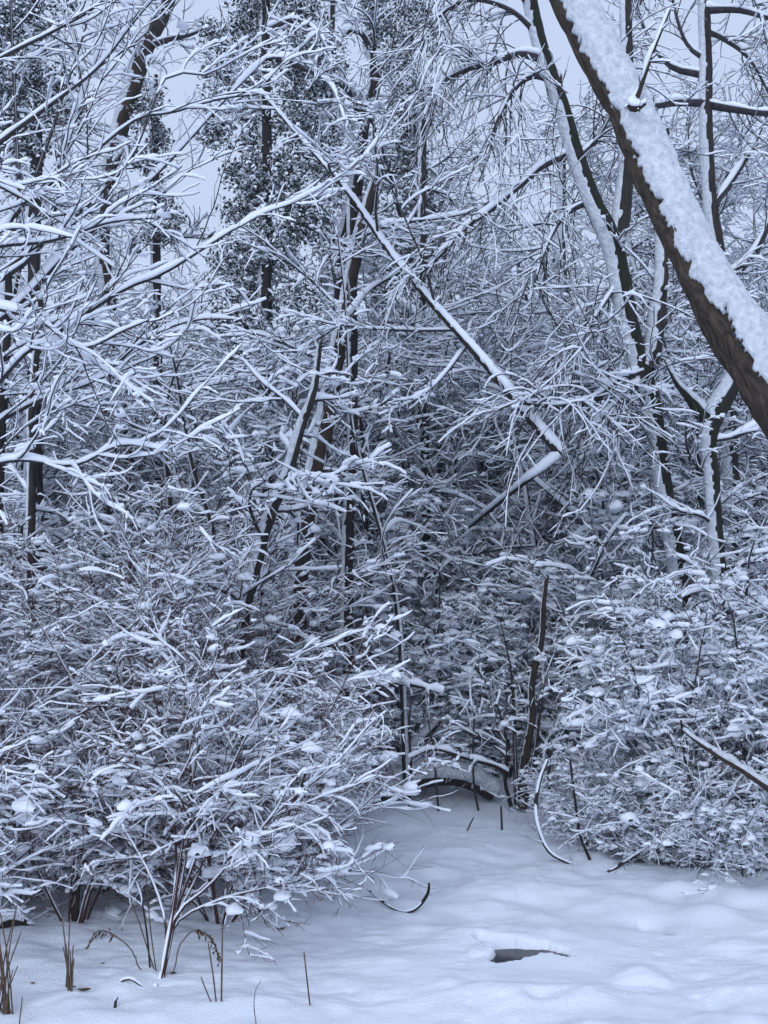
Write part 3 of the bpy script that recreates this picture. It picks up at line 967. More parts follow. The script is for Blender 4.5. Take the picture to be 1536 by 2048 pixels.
# ------------------------------------------------------------------ the big near boughs at the left
rng = R_(80)
P, R = pline([(-150, -150, 60), (-160, 200, 70), (-170, 600, 80), (-180, 1100, 100), (-200, 1560, 130)], 5.6, 5.6, 50)
P, R = P[::-1], R[::-1]
near = Plant("bough_tree", "tree standing off the left edge, its long boughs reaching in loaded with thick snow", "tree", (P[0][0], P[0][1], gz(P[0][0], P[0][1]) - 0.05))
near.trunk(P, R, M_BROWN, rng, sides=14, snow=0.03, cover=0.4, seed=81)
D0 = 5.6
mains = [pline(q, D0, D0 + dd, 24) for q, dd in [
    ([(-165, 520, 16.5), (-60, 512, 12.0), (0, 492, 9.0), (100, 482, 7.5), (200, 450, 6.0), (250, 440, 4.5), (308, 436, 3.0)], -0.7),
    ([(-165, 560, 18.0), (-60, 600, 13.5), (0, 618, 10.5), (80, 640, 8.2), (160, 696, 6.0), (250, 660, 5.2), (298, 640, 3.0)], -0.6),
    ([(-165, 760, 19.5), (-40, 730, 13.5), (60, 700, 10.5), (140, 648, 9.0), (250, 578, 7.5), (330, 545, 6.8), (450, 470, 5.2), (540, 420, 3.8), (690, 380, 2.2)], 0.6),
    ([(-155, 430, 16.5), (-20, 300, 12.0), (120, 195, 8.2), (200, 130, 6.8), (270, 40, 5.2), (340, -40, 3.8)], 0.8),
    ([(-155, 480, 16.5), (20, 440, 10.5), (90, 300, 7.5), (130, 180, 6.0), (170, 60, 4.5), (200, -60, 3.0)], 0.6),
    ([(-150, 240, 15.0), (-20, 130, 9.8), (100, 66, 6.8), (190, 14, 5.2), (260, -60, 3.8)], 0.5),
    ([(-160, 620, 18.0), (0, 560, 12.0), (95, 470, 9.0), (130, 310, 7.5), (165, 195, 6.8), (205, 80, 5.2), (240, -40, 3.8)], 0.8),
    ([(-165, 700, 18.0), (0, 640, 12.0), (140, 500, 9.0), (260, 400, 7.5), (360, 300, 6.0), (450, 200, 4.5), (560, 90, 3.0)], 1.2),
    ([(-165, 450, 15.0), (0, 420, 10.5), (130, 350, 7.5), (270, 240, 6.0), (340, 226, 5.2), (440, 198, 4.5), (520, 188, 3.0)], 0.9),
    ([(-165, 640, 15.0), (0, 545, 10.5), (140, 440, 7.5), (260, 320, 6.0), (330, 158, 4.5), (410, 150, 3.8), (470, 120, 3.0), (560, 70, 2.2)], 1.0),
    ([(-170, 850, 18.0), (-40, 800, 12.0), (60, 700, 7.5), (130, 690, 6.0), (210, 740, 5.2), (280, 790, 3.8)], -0.4),
    ([(-165, 360, 15.0), (-60, 330, 9.0), (0, 362, 5.2), (50, 380, 2.2)], -0.6),
    ([(-170, 1000, 18.0), (-40, 940, 12.0), (40, 920, 7.5), (150, 930, 6.0), (240, 890, 4.5), (330, 900, 3.0)], -0.4),
    ([(-170, 900, 18.0), (-40, 860, 12.0), (80, 800, 8.2), (190, 760, 6.8), (290, 680, 5.2), (390, 640, 4.5), (500, 640, 3.0)], 0.3),
    ([(-160, 600, 12.0), (-20, 480, 9.8), (34, 420, 9.0), (34, 300, 8.2), (28, 160, 7.5), (22, 20, 6.8), (20, -80, 5.2)], 0.4)]]
limbs(near, rng, mains, [dict(K=10, t=(0.15, 1.0), ang=(18, 48), absL=1.0, fall=0.3, n=16, wob=0.085, trop=0.012, rmax=0.006, rmin=0.0035, flat=0.8, bend=0.03),
                         dict(K=7, L=0.42, n=9, rmin=0.0024, wob=0.12, ang=(20, 50), bend=0.05)], M_TWIG, [0.023, 0.0145, 0.0115])


# ------------------------------------------------------------------ shrubs
def shrub(seed, name, label, base, group, stems, length, spread, levels, mat, H, sides=4, lean=(0, 0), trop=-0.03, r0=0.011, part="stem", wob=0.06, n=14):
    rng = R_(seed)
    s = Plant(name, label, "shrub", base, group)
    s.clump, s.pillow = (0.20, 2.0) if mat is M_RED else (0.16, 1.7)
    mains = []
    for k in range(stems):
        az = 2 * math.pi * (k + rng.random() * 0.8) / stems
        el = math.radians(90 - spread * (0.25 + 0.75 * rng.random()))
        D = np.array([math.cos(az) * math.cos(el) + lean[0], math.sin(az) * math.cos(el) + lean[1], math.sin(el)])
        ln = length * (0.6 + 0.5 * rng.random())
        p = np.array([0.05 * math.cos(az), 0.05 * math.sin(az), -0.04]) + s.base
        pts = [p]
        bend = rng.standard_normal(3) * 0.02
        for j in range(n - 1):
            D = D + rng.standard_normal(3) * wob + bend
            D[2] += trop
            D = D / np.linalg.norm(D)
            q = pts[-1] + D * ln / (n - 1)
            q[2] = max(q[2], s.base[2] + 0.06)
            pts.append(q)
        r = r0 * (0.6 + 0.6 * rng.random())
        mains.append((np.array(pts), np.linspace(r, r * 0.3, n)))
    limbs(s, rng, mains, levels, mat, H, part, sides)
    return s


LV_RED = [dict(K=13, t=(0.14, 0.98), ang=(18, 50), L=0.50, fall=0.40, n=10, wob=0.10, trop=-0.012, rmax=0.0036, rmin=0.0026, flat=0.6, bend=0.06, hz=0.7),
          dict(K=9, t=(0.08, 0.98), ang=(25, 70), L=0.55, n=7, wob=0.14, trop=-0.006, rmax=0.0026, rmin=0.0020, flat=0.5, bend=0.10, hz=0.65),
          dict(K=3, t=(0.1, 0.95), ang=(25, 60), L=0.65, n=4, wob=0.08, rmax=0.0020, rmin=0.0016)]
H_RED = [0.0035, 0.0112, 0.0108, 0.0]
f1 = G(322, 1955)
f2 = G(150, 1838)
f3 = G(440, 1838)
rng = R_(101)
red1 = Plant("red_twig_shrub", "front shrub with a dark split stem rising alone from the snow at lower left", "shrub", f1, "red-twigged shrubs on the left")
red1.clump, red1.pillow = 0.14, 1.6
D1 = f1[1]
mains = [pline(q, D1, D1 + dd, 16) for q, dd in [
    ([(322, 1960, 10.8), (340, 1860, 10.1), (355, 1760, 7.9), (372, 1640, 5.8), (400, 1480, 4.3), (432, 1290, 2.9)], 0.10),
    ([(318, 1962, 8.6), (344, 1850, 7.9), (395, 1705, 6.5), (450, 1565, 5.0), (520, 1420, 3.6), (600, 1310, 2.2)], 0.30),
    ([(326, 1958, 7.2), (350, 1835, 7.2), (420, 1770, 5.8), (490, 1690, 5.0), (570, 1610, 3.6), (670, 1530, 2.9)], 0.15),
    ([(322, 1958, 7.2), (342, 1850, 6.5), (352, 1740, 5.8), (346, 1600, 4.3), (322, 1450, 3.6), (290, 1320, 2.2)], 0.35),
    ([(326, 1958, 5.8), (352, 1830, 5.0), (384, 1600, 4.3), (366, 1400, 3.6), (374, 1250, 2.2)], 0.2),
    ([(320, 1958, 6.5), (334, 1870, 5.8), (304, 1760, 5.0), (235, 1640, 3.6), (150, 1530, 2.2)], 0.1),
    ([(326, 1958, 6.5), (350, 1850, 5.8), (440, 1800, 5.0), (550, 1772, 3.6), (655, 1748, 2.2)], 0.2),
    ([(326, 1958, 6.5), (348, 1845, 5.8), (400, 1740, 5.0), (430, 1620, 4.3), (440, 1480, 2.9), (480, 1350, 2.2)], 0.5)]]
limbs(red1, rng, mains, [dict(LV_RED[0], t=(0.38, 0.98))] + LV_RED[1:], M_RED, H_RED, "stem")
red2 = shrub(102, "red_twig_shrub", "wide red-twigged shrub behind the front one, arching right over the path", f3, "red-twigged shrubs on the left", 9, 1.55, 46, LV_RED, M_RED, H_RED, lean=(0.10, 0.08), r0=0.010)
red3 = shrub(103, "red_twig_shrub", "red-twigged shrub around the tall cut stem near the left edge", f2, "red-twigged shrubs on the left", 9, 1.8, 40, LV_RED, M_RED, H_RED, lean=(0.05, 0.05), r0=0.011)
rng = R_(104)
k_ = red3.base
Pm, Rm = pline([(150, 1842, 16), (156, 1720, 13), (172, 1640, 12), (192, 1560, 11), (214, 1490, 9)], f2[1], f2[1] - 0.1, 16)
red3.part("cut_stem", [(Pm[None], Rm[None], 0.008, 7)], M_BROWN, rng)
protos = [red1, red2, red3]
spots = [(30, 5.6, 0, .95, 1.0), (-120, 5.2, 1, 0.9, 2.0), (230, 6.2, 2, 1.0, 1.2), (500, 6.6, 1, 0.9, 3.6), (380, 6.5, 0, 1.1, 2.2), (60, 6.6, 1, 1.15, 4.1), (555, 7.6, 2, 0.95, 0.4),
         (430, 7.4, 1, 1.05, 5.0), (280, 7.4, 0, 1.25, 0.9), (100, 7.6, 2, 1.2, 2.9), (-60, 6.9, 1, 1.2, 1.5), (-80, 8.0, 0, 1.3, 3.1), (200, 8.4, 1, 1.25, 5.6), (420, 8.4, 2, 1.2, 3.8), (560, 8.6, 0, 1.0, 2.0)]
for (x, d, k, sc, rz) in spots:
    q = foot(x, d)
    name_later(copy_tree(protos[k].o, tuple(q), rz, sc, None, "tangled red-twigged shrubs of the left bank"), "tangled red-twigged shrub", "crowded beside" if d < 6.3 else "close behind" if d < 7 else "well behind" if d < 8 else "far behind")

for (x, y, k, sc, rz) in [(40, 1800, 1, .55, 0.4), (110, 1770, 2, .6, 2.2), (210, 1775, 1, .6, 3.9), (290, 1745, 2, .65, 5.1), (390, 1770, 1, .6, 1.3), (500, 1745, 2, .6, 2.9), (560, 1700, 1, .65, 4.4), (610, 1650, 2, .7, 0.8)]:
    q = G(x, y)
    name_later(copy_tree(protos[k].o, tuple(q - [0, 0, 0.03]), rz, sc, None, "low sprays along the left bank's foot"), "low twiggy spray of the left bank", "below")

# heavily laden pale shrubs on the right bank and behind the clearing
LV_W = [dict(K=11, t=(0.06, 0.98), ang=(25, 65), L=0.46, fall=0.4, n=9, wob=0.11, trop=-0.02, rmax=0.005, rmin=0.0032, flat=0.6, hz=0.6),
        dict(K=8, t=(0.08, 0.98), ang=(25, 65), L=0.50, n=6, wob=0.18, trop=-0.012, rmax=0.003, rmin=0.0024, flat=0.5, hz=0.65, bend=0.14),
        dict(K=2, t=(0.2, 0.95), ang=(30, 70), L=0.8, n=5, wob=0.16, rmax=0.0024, rmin=0.002),
        dict(K=2, t=(0.1, 0.9), ang=(25, 80), L=0.9, n=5, wob=0.16, bend=0.15, rmax=0.002, rmin=0.0016)]
H_W = [0.015, 0.0175, 0.0155, 0.012, 0.0]
fr = [G(1340, 1692), G(1400, 1702), G(1530, 1705)]
w1 = shrub(111, "laden_shrub", "snow-buried arching shrub at the left end of the right bank, hoops touching the snow", fr[0], "snow-laden shrubs of the right bank", 8, 1.6, 48, LV_W, M_TWIG, H_W, trop=-0.035, lean=(0.16, 0.1))
w2 = shrub(112, "laden_shrub", "snow-buried shrub in the middle of the right bank with long bare stems below", fr[1], "snow-laden shrubs of the right bank", 8, 1.7, 46, LV_W, M_TWIG, H_W, trop=-0.035, lean=(0, 0.12))
w3 = shrub(113, "laden_shrub", "snow-buried shrub against the right edge below the dark slanting bough", fr[2], "snow-laden shrubs of the right bank", 8, 1.75, 46, LV_W, M_TWIG, H_W, trop=-0.03, lean=(-0.02, 0.12))
wp = [w1, w2, w3]
for (x, d, k, sc, rz) in [(1390, 7.4, 1, 1.05, 1.0), (1470, 7.6, 0, 1.1, 2.4), (1300, 9.0, 2, 0.8, 3.5), (1380, 8.4, 0, 1.2, 5.1), (1560, 7.2, 1, 1.1, 0.3), (1540, 8.6, 2, 1.25, 4.2), (1340, 9.2, 1, 1.1, 2.9), (1650, 6.9, 0, 1, 1.9), (1370, 9.6, 1, 1.5, 0.6), (1450, 9.6, 2, 1.6, 2.7), (1275, 10.8, 0, 1.5, 4.4), (1570, 9.8, 0, 1.7, 5.2)]:
    name_later(copy_tree(wp[k].o, tuple(foot(x, d)), rz, sc, None, "packed shrubs behind the right bank"), "snow-buried shrub of the right bank", "beside" if d < 7.8 else "in line with")
for (x, y, k, sc, rz) in [(1190, 1700, 1, .45, 0.4), (1260, 1715, 2, .5, 2.2), (1330, 1730, 0, .5, 3.9), (1420, 1735, 1, .55, 5.1), (1490, 1745, 2, .5, 1.3), (1150, 1660, 0, .5, 2.9)]:
    q = G(x, y)
    name_later(copy_tree(wp[k].o, tuple(q - [0, 0, 0.03]), rz, sc, None, "low snowy sprays along the right bank's foot"), "low snowy spray of the right bank", "below")
for (x, d, k, sc, rz) in [(930, 10.5, 1, 1.3, 0.8), (1000, 10.2, 0, 1.2, 2.6), (1075, 10.7, 2, 1.35, 4.1), (860, 10.4, 2, 1.2, 5.6), (640, 10.4, 1, 1.2, 2.2), (730, 11.2, 2, 1.6, 4.7), (800, 10.6, 0, 1.35, 1.2), (880, 11.6, 1, 1.7, 3.3), (960, 11.0, 2, 1.5, 0.3), (1010, 11.9, 0, 1.7, 2.0), (1090, 11.5, 1, 1.6, 5.0), (560, 11.2, 0, 1.6, 3.9), (700, 9.6, 0, .75, 0.5), (820, 9.9, 1, .85, 1.9), (890, 10.2, 2, .85, 4.0), (760, 10.6, 2, 1.1, 2.2), (880, 11.0, 0, 1.15, 5.2), (1050, 11.2, 1, 1.25, 0.9), (620, 10.0, 1, 1.1, 3.0), (500, 10.2, 2, 1.2, 1.1),
                          (340, 10.2, 0, 1.25, 4.4), (180, 10.4, 1, 1.3, 2.6), (20, 10.2, 2, 1.3, 0.1), (1120, 10.8, 0, 1.2, 3.3), (660, 12, 0, 1.4, 4.8), (840, 12.2, 1, 1.4, 0.2), (1000, 12, 2, 1.4, 3.9), (1160, 11.6, 0, 1.4, 1.3),
                          (1320, 11.2, 1, 1.4, 2.1), (1480, 11.0, 2, 1.4, 5.5), (420, 12, 1, 1.4, 0.7), (240, 12.2, 2, 1.4, 1.8), (80, 12, 0, 1.4, 5.9)]:
    name_later(copy_tree(wp[k].o, tuple(foot(x, d)), rz, sc, None, "snow-laden bushes behind the clearing"), "snow-laden bush of the thicket", "just behind" if d < 10.15 else "some way behind" if d < 11.1 else "far behind")

# ------------------------------------------------------------------ understory and taller trees of the wood behind
def wood_tree(seed, name, label, height, stems, K, L, group, levels, H, lean=0.15, r0=0.05, flare=0.35, t0=0.15):
    rng = R_(seed)
    s = Plant(name, label, "tree", (0, 0, 0), group)
    allm = []
    for k in range(stems):
        az = rng.random() * 6.28
        D = np.array([math.cos(az) * flare * (stems > 1), math.sin(az) * flare * (stems > 1), 1.0])
        pts = [np.array([0.1 * math.cos(az) * (stems > 1), 0.1 * math.sin(az) * (stems > 1), -0.1])]
        bend = rng.standard_normal(3) * 0.012
        n = 30
        hh = height * (0.7 + 0.3 * rng.random())
        for j in range(n - 1):
            D = D + rng.standard_normal(3) * 0.06 + bend
            D[2] += 0.02
            D = D / np.linalg.norm(D)
            pts.append(pts[-1] + D * hh / (n - 1))
        r = r0 * (0.7 + 0.5 * rng.random())
        Pt, Rt = np.array(pts), np.linspace(r, r * 0.15, n)
        s.trunk(Pt, Rt, M_DARK, rng, sides=8, snow=0.016, cover=0.6, seed=seed + k, around=np.array([-0.8, -0.5, 0.3]))
        br, rr, _ = children(rng, Pt[None], Rt[None], K, t=(t0, 0.98), ang=(40, 80), absL=L, fall=0.42, n=12, wob=0.08, trop=0.0, rmax=0.02, rmin=0.006)
        allm += to_list(br, rr)
    limbs(s, rng, allm, levels, M_TWIG, H, ss=4)
    return s


LV_T = [dict(K=11, absL=1.1, fall=0.35, n=8, wob=0.20, trop=-0.008, rmax=0.011, rmin=0.006, ang=(30, 70), flat=0.6, hz=0.65), dict(K=9, L=0.42, n=5, rmin=0.004, rmax=0.0055, wob=0.28, flat=0.5, hz=0.7, bend=0.12)]
H_T = [0.027, 0.020, 0.016]
LB = "one of the bare snow-covered trees making up the tangled wood behind"
t1 = wood_tree(201, "bare_tree", LB, 5.0, 3, 7, 1.9, "bare trees of the wood behind", LV_T, H_T)
t2 = wood_tree(202, "bare_tree", LB, 6.5, 2, 10, 2.2, "bare trees of the wood behind", LV_T, H_T)
t3 = wood_tree(203, "bare_tree", LB, 10.5, 1, 20, 2.3, "bare trees of the wood behind", LV_T, H_T, r0=0.09, t0=0.1)
t4 = wood_tree(204, "bare_tree", LB, 12.0, 1, 22, 2.4, "bare trees of the wood behind", LV_T, H_T, r0=0.10, t0=0.1)
tp = [t1, t2, t3, t4]
place = []
rq = random.Random(11)
for d, n, kinds in [(11.5, 7, (0, 0, 1)), (13.2, 8, (0, 1, 2)), (15, 8, (0, 1, 3, 0)), (17.5, 9, (0, 1, 2, 3)), (20.5, 10, (1, 2, 3)), (24, 10, (1, 2, 3)), (28, 11, (2, 3, 1))]:
    for i in range(n):
        x = -150 + (1836) * (i + 0.5 + rq.uniform(-0.35, 0.35)) / n
        place.append((x, d + rq.uniform(-0.9, 0.9), kinds[rq.randrange(len(kinds))], rq.uniform(0.85, 1.15), rq.uniform(0, 6.28)))
for x, d, k in [(1290, 13.2, 3), (1400, 14.6, 2), (1490, 12.9, 3), (1580, 13.8, 2), (1180, 15.2, 3), (1000, 14.5, 2), (940, 17.0, 3), (620, 14.2, 2)]:
    place.append((x, d, k, 1.0, x * 0.7 % 6.28))
used = set()
for (x, d, k, sc, rz) in place:
    if k > 1 and 270 < x < 770 and d < 22:
        k = k - 2
    q = foot(x, d)
    if k not in used:
        used.add(k)
        tp[k].o.location = tuple(q)
        tp[k].o.rotation_euler.z = rz
        o_ = tp[k].o
    else:
        o_ = copy_tree(tp[k].o, tuple(q), rz, sc)
    name_later(o_, ["low three-stemmed tree", "twin-stemmed bare tree", "tall bare tree", "very tall tree"][k], "in the wood just behind" if d < 12.6 else "in the wood behind" if d < 15 else "deep in the wood past" if d < 21 else "farthest back behind")
give_labels()

# the far wood, one mass of twigs nobody could count
rng = R_(300)
Vs, Fs, off, Vb, Fb, offb = [], [], 0, [], [], 0
N = 45
dd = rng.uniform(31, 60, N)
xx = (rng.random(N) - 0.5) * 2 * (0.46 * dd)
hh = rng.uniform(6, 13, N)
P = np.empty((N, 12, 3))
for j in range(12):
    P[:, j] = np.stack([xx + 0.3 * np.sin(j * 0.7 + xx), dd, hh * j / 11], -1)
R = np.linspace(0.12, 0.02, 12)[None] * np.ones((N, 1))
b1, r1, _ = children(rng, P, R, 18, t=(0.05, 0.98), ang=(40, 80), absL=2.6, fall=0.5, n=5, rmax=0.03, rmin=0.018, wob=0.12)
b2, r2, _ = children(rng, b1, r1, 5, L=0.55, n=3, rmax=0.018, rmin=0.013, wob=0.15)
for (a, r_, h) in [(P, R, 0), (b1, r1, 0.05), (b2, r2, 0.035)]:
    v, f = tube(a, r_, 3)
    Vb.append(v)
    Fb.append(f + offb)
    offb += len(v)
    if h:
        v, f = snow_tube(a, r_, h, 4, rng)
        Vs.append(v)
        Fs.append(f + off)
        off += len(v)
fw = link("distant_woods", mesh_np("distant_woods", np.vstack(Vb), np.vstack(Fb), M_TWIG), kind="stuff", label="far mass of snowy woodland closing the view behind everything", category="woods")
link("snow", mesh_np("snow", np.vstack(Vs), np.vstack(Fs), M_SNOW), fw, kind="stuff")

# ------------------------------------------------------------------ logs, twigs and stalks on the snow
rng = R_(400)


def single(name, label, cat, px, d0, d1=None, mat=M_DARK, H=0.014, n=16, sides=6, twigs=None, group=None, part="stem", base=None, ss=5):
    P, R = pline(px, d0, d1, n)
    s = Plant(name, label, cat, P[0] if base is None else base, group)
    b_ = [(P[None], R[None], H, sides)]
    if twigs:
        c, r, _ = children(rng, P[None], R[None], **twigs)
        b_.append((c, r, H * 0.8, 3))
    s.part(part, b_, mat, rng, ss=ss)
    return s


def gd(x, y):
    return G(x, y)[1]


# leaning dead bough over the right bank
d = gd(1540, 1740) - 0.75
P, R = pline([(1366, 1460, 5), (1395, 1482, 11), (1440, 1512, 14), (1490, 1542, 16), (1560, 1590, 20), (1700, 1690, 30)], d + 0.1, d - 0.2, 50)
bl = Plant("dead_bough", "dark slanting bough sticking out of the right bank with a lump of snow on it", "bough", P[-1])
bl.trunk(P[::-1], R[::-1], M_BROWN, rng, sides=12, snow=0.016, cover=0.25, seed=401, name="wood", lump=0.9)
# fallen logs behind the clearing
d = gd(760, 1622) + 0.35
P, R = pline([(690, 1640, 30), (770, 1585, 36), (850, 1555, 38), (930, 1560, 32), (985, 1590, 24)], d, d + 0.2, 50)
lg = Plant("fallen_log", "arched snow-covered fallen log at the back edge of the clearing", "log", P[0])
lg.trunk(P, R, M_DARK, rng, sides=14, snow=0.10, cover=0.0, seed=402, name="wood", lump=0.3)
P, R = pline([(706, 1636, 14), (760, 1580, 16), (820, 1505, 15), (880, 1440, 12)], d - 0.15, d + 0.3, 40)
lg = Plant("fallen_bough", "thin fallen bough propped slanting against the arched log", "bough", P[0])
lg.trunk(P, R, M_DARK, rng, sides=10, snow=0.045, cover=0.05, seed=403, name="wood", lump=0.3)

# snow-loaded arching bough above the log
d = gd(760, 1622) - 0.1
single("laden_bough", "broad pillow of snow on a low bough in front of the middle bushes", "bough", [(640, 1420, 14), (690, 1375, 12), (750, 1368, 12), (820, 1368, 10), (880, 1385, 6)], d, d - 0.2, H=0.075, n=22,
       twigs=dict(K=10, absL=0.30, n=8, trop=-0.03, rmax=0.005, rmin=0.003), part="branch")
single("laden_bough", "long low bough curving down to the left of the broken stem", "bough", [(1012, 1545, 12), (985, 1530, 10), (930, 1515, 9), (870, 1498, 7), (820, 1515, 4)], d, d - 0.3, H=0.028, n=22,
       twigs=dict(K=8, absL=0.30, n=7, trop=-0.02, rmax=0.005, rmin=0.003), part="branch")

# hoops and stalks at the right bank's foot
for px, lab in [([(1142, 1728, 6), (1100, 1705, 7), (1078, 1660, 8), (1072, 1610, 8), (1080, 1560, 7), (1095, 1520, 6)], "thick bowed shoot at the corner of the right bank"),
                ([(1190, 1675, 6), (1140, 1650, 7), (1110, 1615, 7), (1098, 1565, 7), (1100, 1500, 6)], "inner bowed shoot beside the thick one at the bank's corner")]:
    d = gd(px[0][0], px[0][1])
    single("bowed_shoot", lab, "shoot", px, d, d + 0.15, H=0.006, n=20, twigs=dict(K=6, absL=0.22, n=6, rmax=0.003, rmin=0.0018))
for px, lab in [([(1460, 1738, 6), (1440, 1690, 6), (1400, 1610, 6), (1372, 1530, 5), (1362, 1440, 4)], "long bare stem leaning left under the dark bough"),
                ([(1180, 1720, 6), (1160, 1670, 6), (1150, 1600, 5), (1140, 1520, 4)], "short bare stem at the left of the right bank"),
                ([(1535, 1735, 7), (1515, 1650, 6), (1500, 1560, 5), (1480, 1480, 4)], "bare stem at the right edge of the right bank"),
                ([(1215, 1745, 6), (1290, 1700, 7), (1340, 1680, 7), (1400, 1664, 6), (1450, 1650, 4)], "low bough lying outwards along the right bank's foot")]:
    d = gd(px[0][0], px[0][1])
    single("bare_shoot", lab, "stem", px, d, d + 0.1, H=0.010, n=18, twigs=dict(K=7, absL=0.25, n=6, rmax=0.003, rmin=0.0018))
# upright sticks at the back of the clearing
for px, lab in [([(817, 1618, 5), (822, 1530, 5), (818, 1450, 4), (826, 1380, 3)], "slim snowy stick at the back edge, leftmost of three"),
                ([(877, 1622, 5), (872, 1560, 5), (868, 1500, 4), (856, 1440, 3)], "slim snowy stick at the back edge, middle of three"),
                ([(957, 1622, 5), (948, 1570, 5), (946, 1500, 4), (950, 1400, 3)], "slim snowy stick at the back edge, nearest the broken stem"),
                ([(1004, 1660, 5), (1002, 1612, 4)], "short cut stub standing in the snow before the broken stem")]:
    d = gd(px[0][0], px[0][1])
    single("stick", lab, "stick", px, d, d, H=0.010, n=14, mat=M_TWIG)
single("snow_twig", "tiny forked twig poking from the mound", "twig", [(934, 1662, 3), (942, 1645, 3), (948, 1634, 2)], gd(934, 1662), H=0.0, n=6, mat=M_STRAW)

# bent twig lying in the path
d = gd(815, 1824)
rows = []
for (x, y, w, lift) in [(735, 1778, 4, .035), (760, 1800, 5, .02), (790, 1818, 6, .008), (815, 1824, 7, .004), (838, 1812, 7, None), (856, 1786, 6, None), (858, 1766, 4, None)]:
    q = G(x, y + (0 if lift is None else lift * F / d)) + np.array([0, 0, lift or 0]) if lift is not None else W(x, y, d - 0.01)
    rows.append(np.append(q, w * 0.5 * d / F))
q = resample(rows, 24)
P1, R1 = q[:, :3], q[:, 3]
tw = Plant("bent_twig", "bent twig making an open hook on the snow of the path", "twig", P1[0])
c1, r1, _ = children(rng, P1[None], R1[None], 4, absL=0.05, n=4, rmax=0.002)
tw.part("stem", [(P1[None], R1[None], 0.006, 6), (c1, r1, 0, 3)], M_DARK, rng)

# single dry stalks in the foreground
ST = [([(620, 2012, 5), (614, 1960, 5), (608, 1905, 4)], "single dry stalk alone in the snow right of the front shrub", 0.0),
      ([(443, 2003, 6), (444, 1930, 6), (445, 1850, 4)], "tall straight dry stalk beside the drooping seed head", 0.0),
      ([(432, 2003, 5), (426, 1950, 5), (416, 1884, 4)], "dry stalk leaning against the tall straight one", 0.0),
      ([(422, 2004, 4), (410, 1975, 4), (402, 1954, 3)], "short dry stalk left of the tall straight one", 0.0),
      ([(300, 1935, 6), (294, 1870, 6), (283, 1796, 5)], "dark stick left of the front shrub's stem", 0.0),
      ([(312, 1942, 4), (300, 1850, 4), (292, 1740, 3), (298, 1690, 3)], "long thin stick touching the front shrub's left side", 0.0),
      ([(308, 1938, 4), (280, 1850, 4), (262, 1800, 3)], "thin stick leaning left beside the front shrub", 0.0),
      ([(512, 2048, 3), (508, 2010, 3), (512, 1978, 2), (522, 1962, 2)], "faint pale stem with a forked tip at the bottom edge", 0.0),
      ([(38, 2052, 4), (42, 2020, 4), (45, 1994, 3)], "short stalk at the bottom left corner", 0.0)]
for px, lab, H in ST:
    q = G(*px[0][:2])
    px = [(x_, y_, w_ * 0.62) for x_, y_, w_ in px]
    single("dry_stalk", lab, "stalk", px, q[1], q[1] + 0.04, mat=M_STRAW if "dark" not in lab else M_DARK, H=H, n=10, sides=5)
# tufts of stalks
def tuft(label, cx, cy, n, hpx, spread, seed, mat=M_STRAW):
    rng = R_(seed)
    q = G(cx, cy)
    s = Plant("stalk_tuft", label, "stalks", q)
    for k in range(n):
        x0 = cx + rng.uniform(-1, 1) * spread * 0.4
        x1 = x0 + rng.uniform(-1, 1) * spread
        hh_ = hpx * rng.uniform(0.35, 1)
        g = G(x0, cy + rng.uniform(-8, 8))
        P, R = pline([(x0, cy + 4, 3.2), ((x0 * 1.3 + x1 * 0.7) / 2, cy - hh_ * 0.5, 2.8), (x1, cy - hh_, 2)], g[1], g[1] + rng.uniform(-.1, .1), 9)
        s.part("stalk", [(P[None], R[None], 0.0, 5)], mat, rng)
    return s


tuft("tuft of upright dry stalks at the bottom left edge", 10, 2025, 16, 215, 48, 411)
tuft("small tuft of stiff dry stalks left of the front shrub", 138, 1978, 9, 165, 16, 412)


# withered seed heads drooping over the snow
def seedhead(label, px, nl, seed):
    rng = R_(seed)
    q = G(*px[0][:2])
    P, R = pline(px, q[1], q[1] - 0.03, 20)
    s = Plant("withered_weed", label, "weed", q)
    s.part("stem", [(P[None] + rng.standard_normal((1, 20, 3)) * 0.002, R[None] * 0.6, 0.0, 5)], M_STRAW, rng)
    c, r, _ = children(rng, P[None], R[None], nl, t=(0.55, 1), ang=(30, 90), absL=0.05, n=5, trop=-0.35, rmax=0.0025, rmin=0.0015)
    V, Fc = [], []
    for i in range(len(c)):
        a, b_ = c[i, 1] - s.base, c[i, -1] - s.base
        w = norm(np.cross(b_ - a, rng.standard_normal(3))) * 0.006
        k = len(V)
        m_ = (a + b_) / 2 + rng.standard_normal(3) * 0.004
        V += [a, m_ + w, b_, m_ - w]
        Fc.append([k, k + 1, k + 2, k + 3])
    o = link("withered_leaves", mesh_np("withered_leaves", np.array(V), np.array(Fc), M_DEAD, False), s.o, kind="stuff")
    s.part("seed_spray", [(c, r * 0.7, 0.0, 3)], M_STRAW, rng)


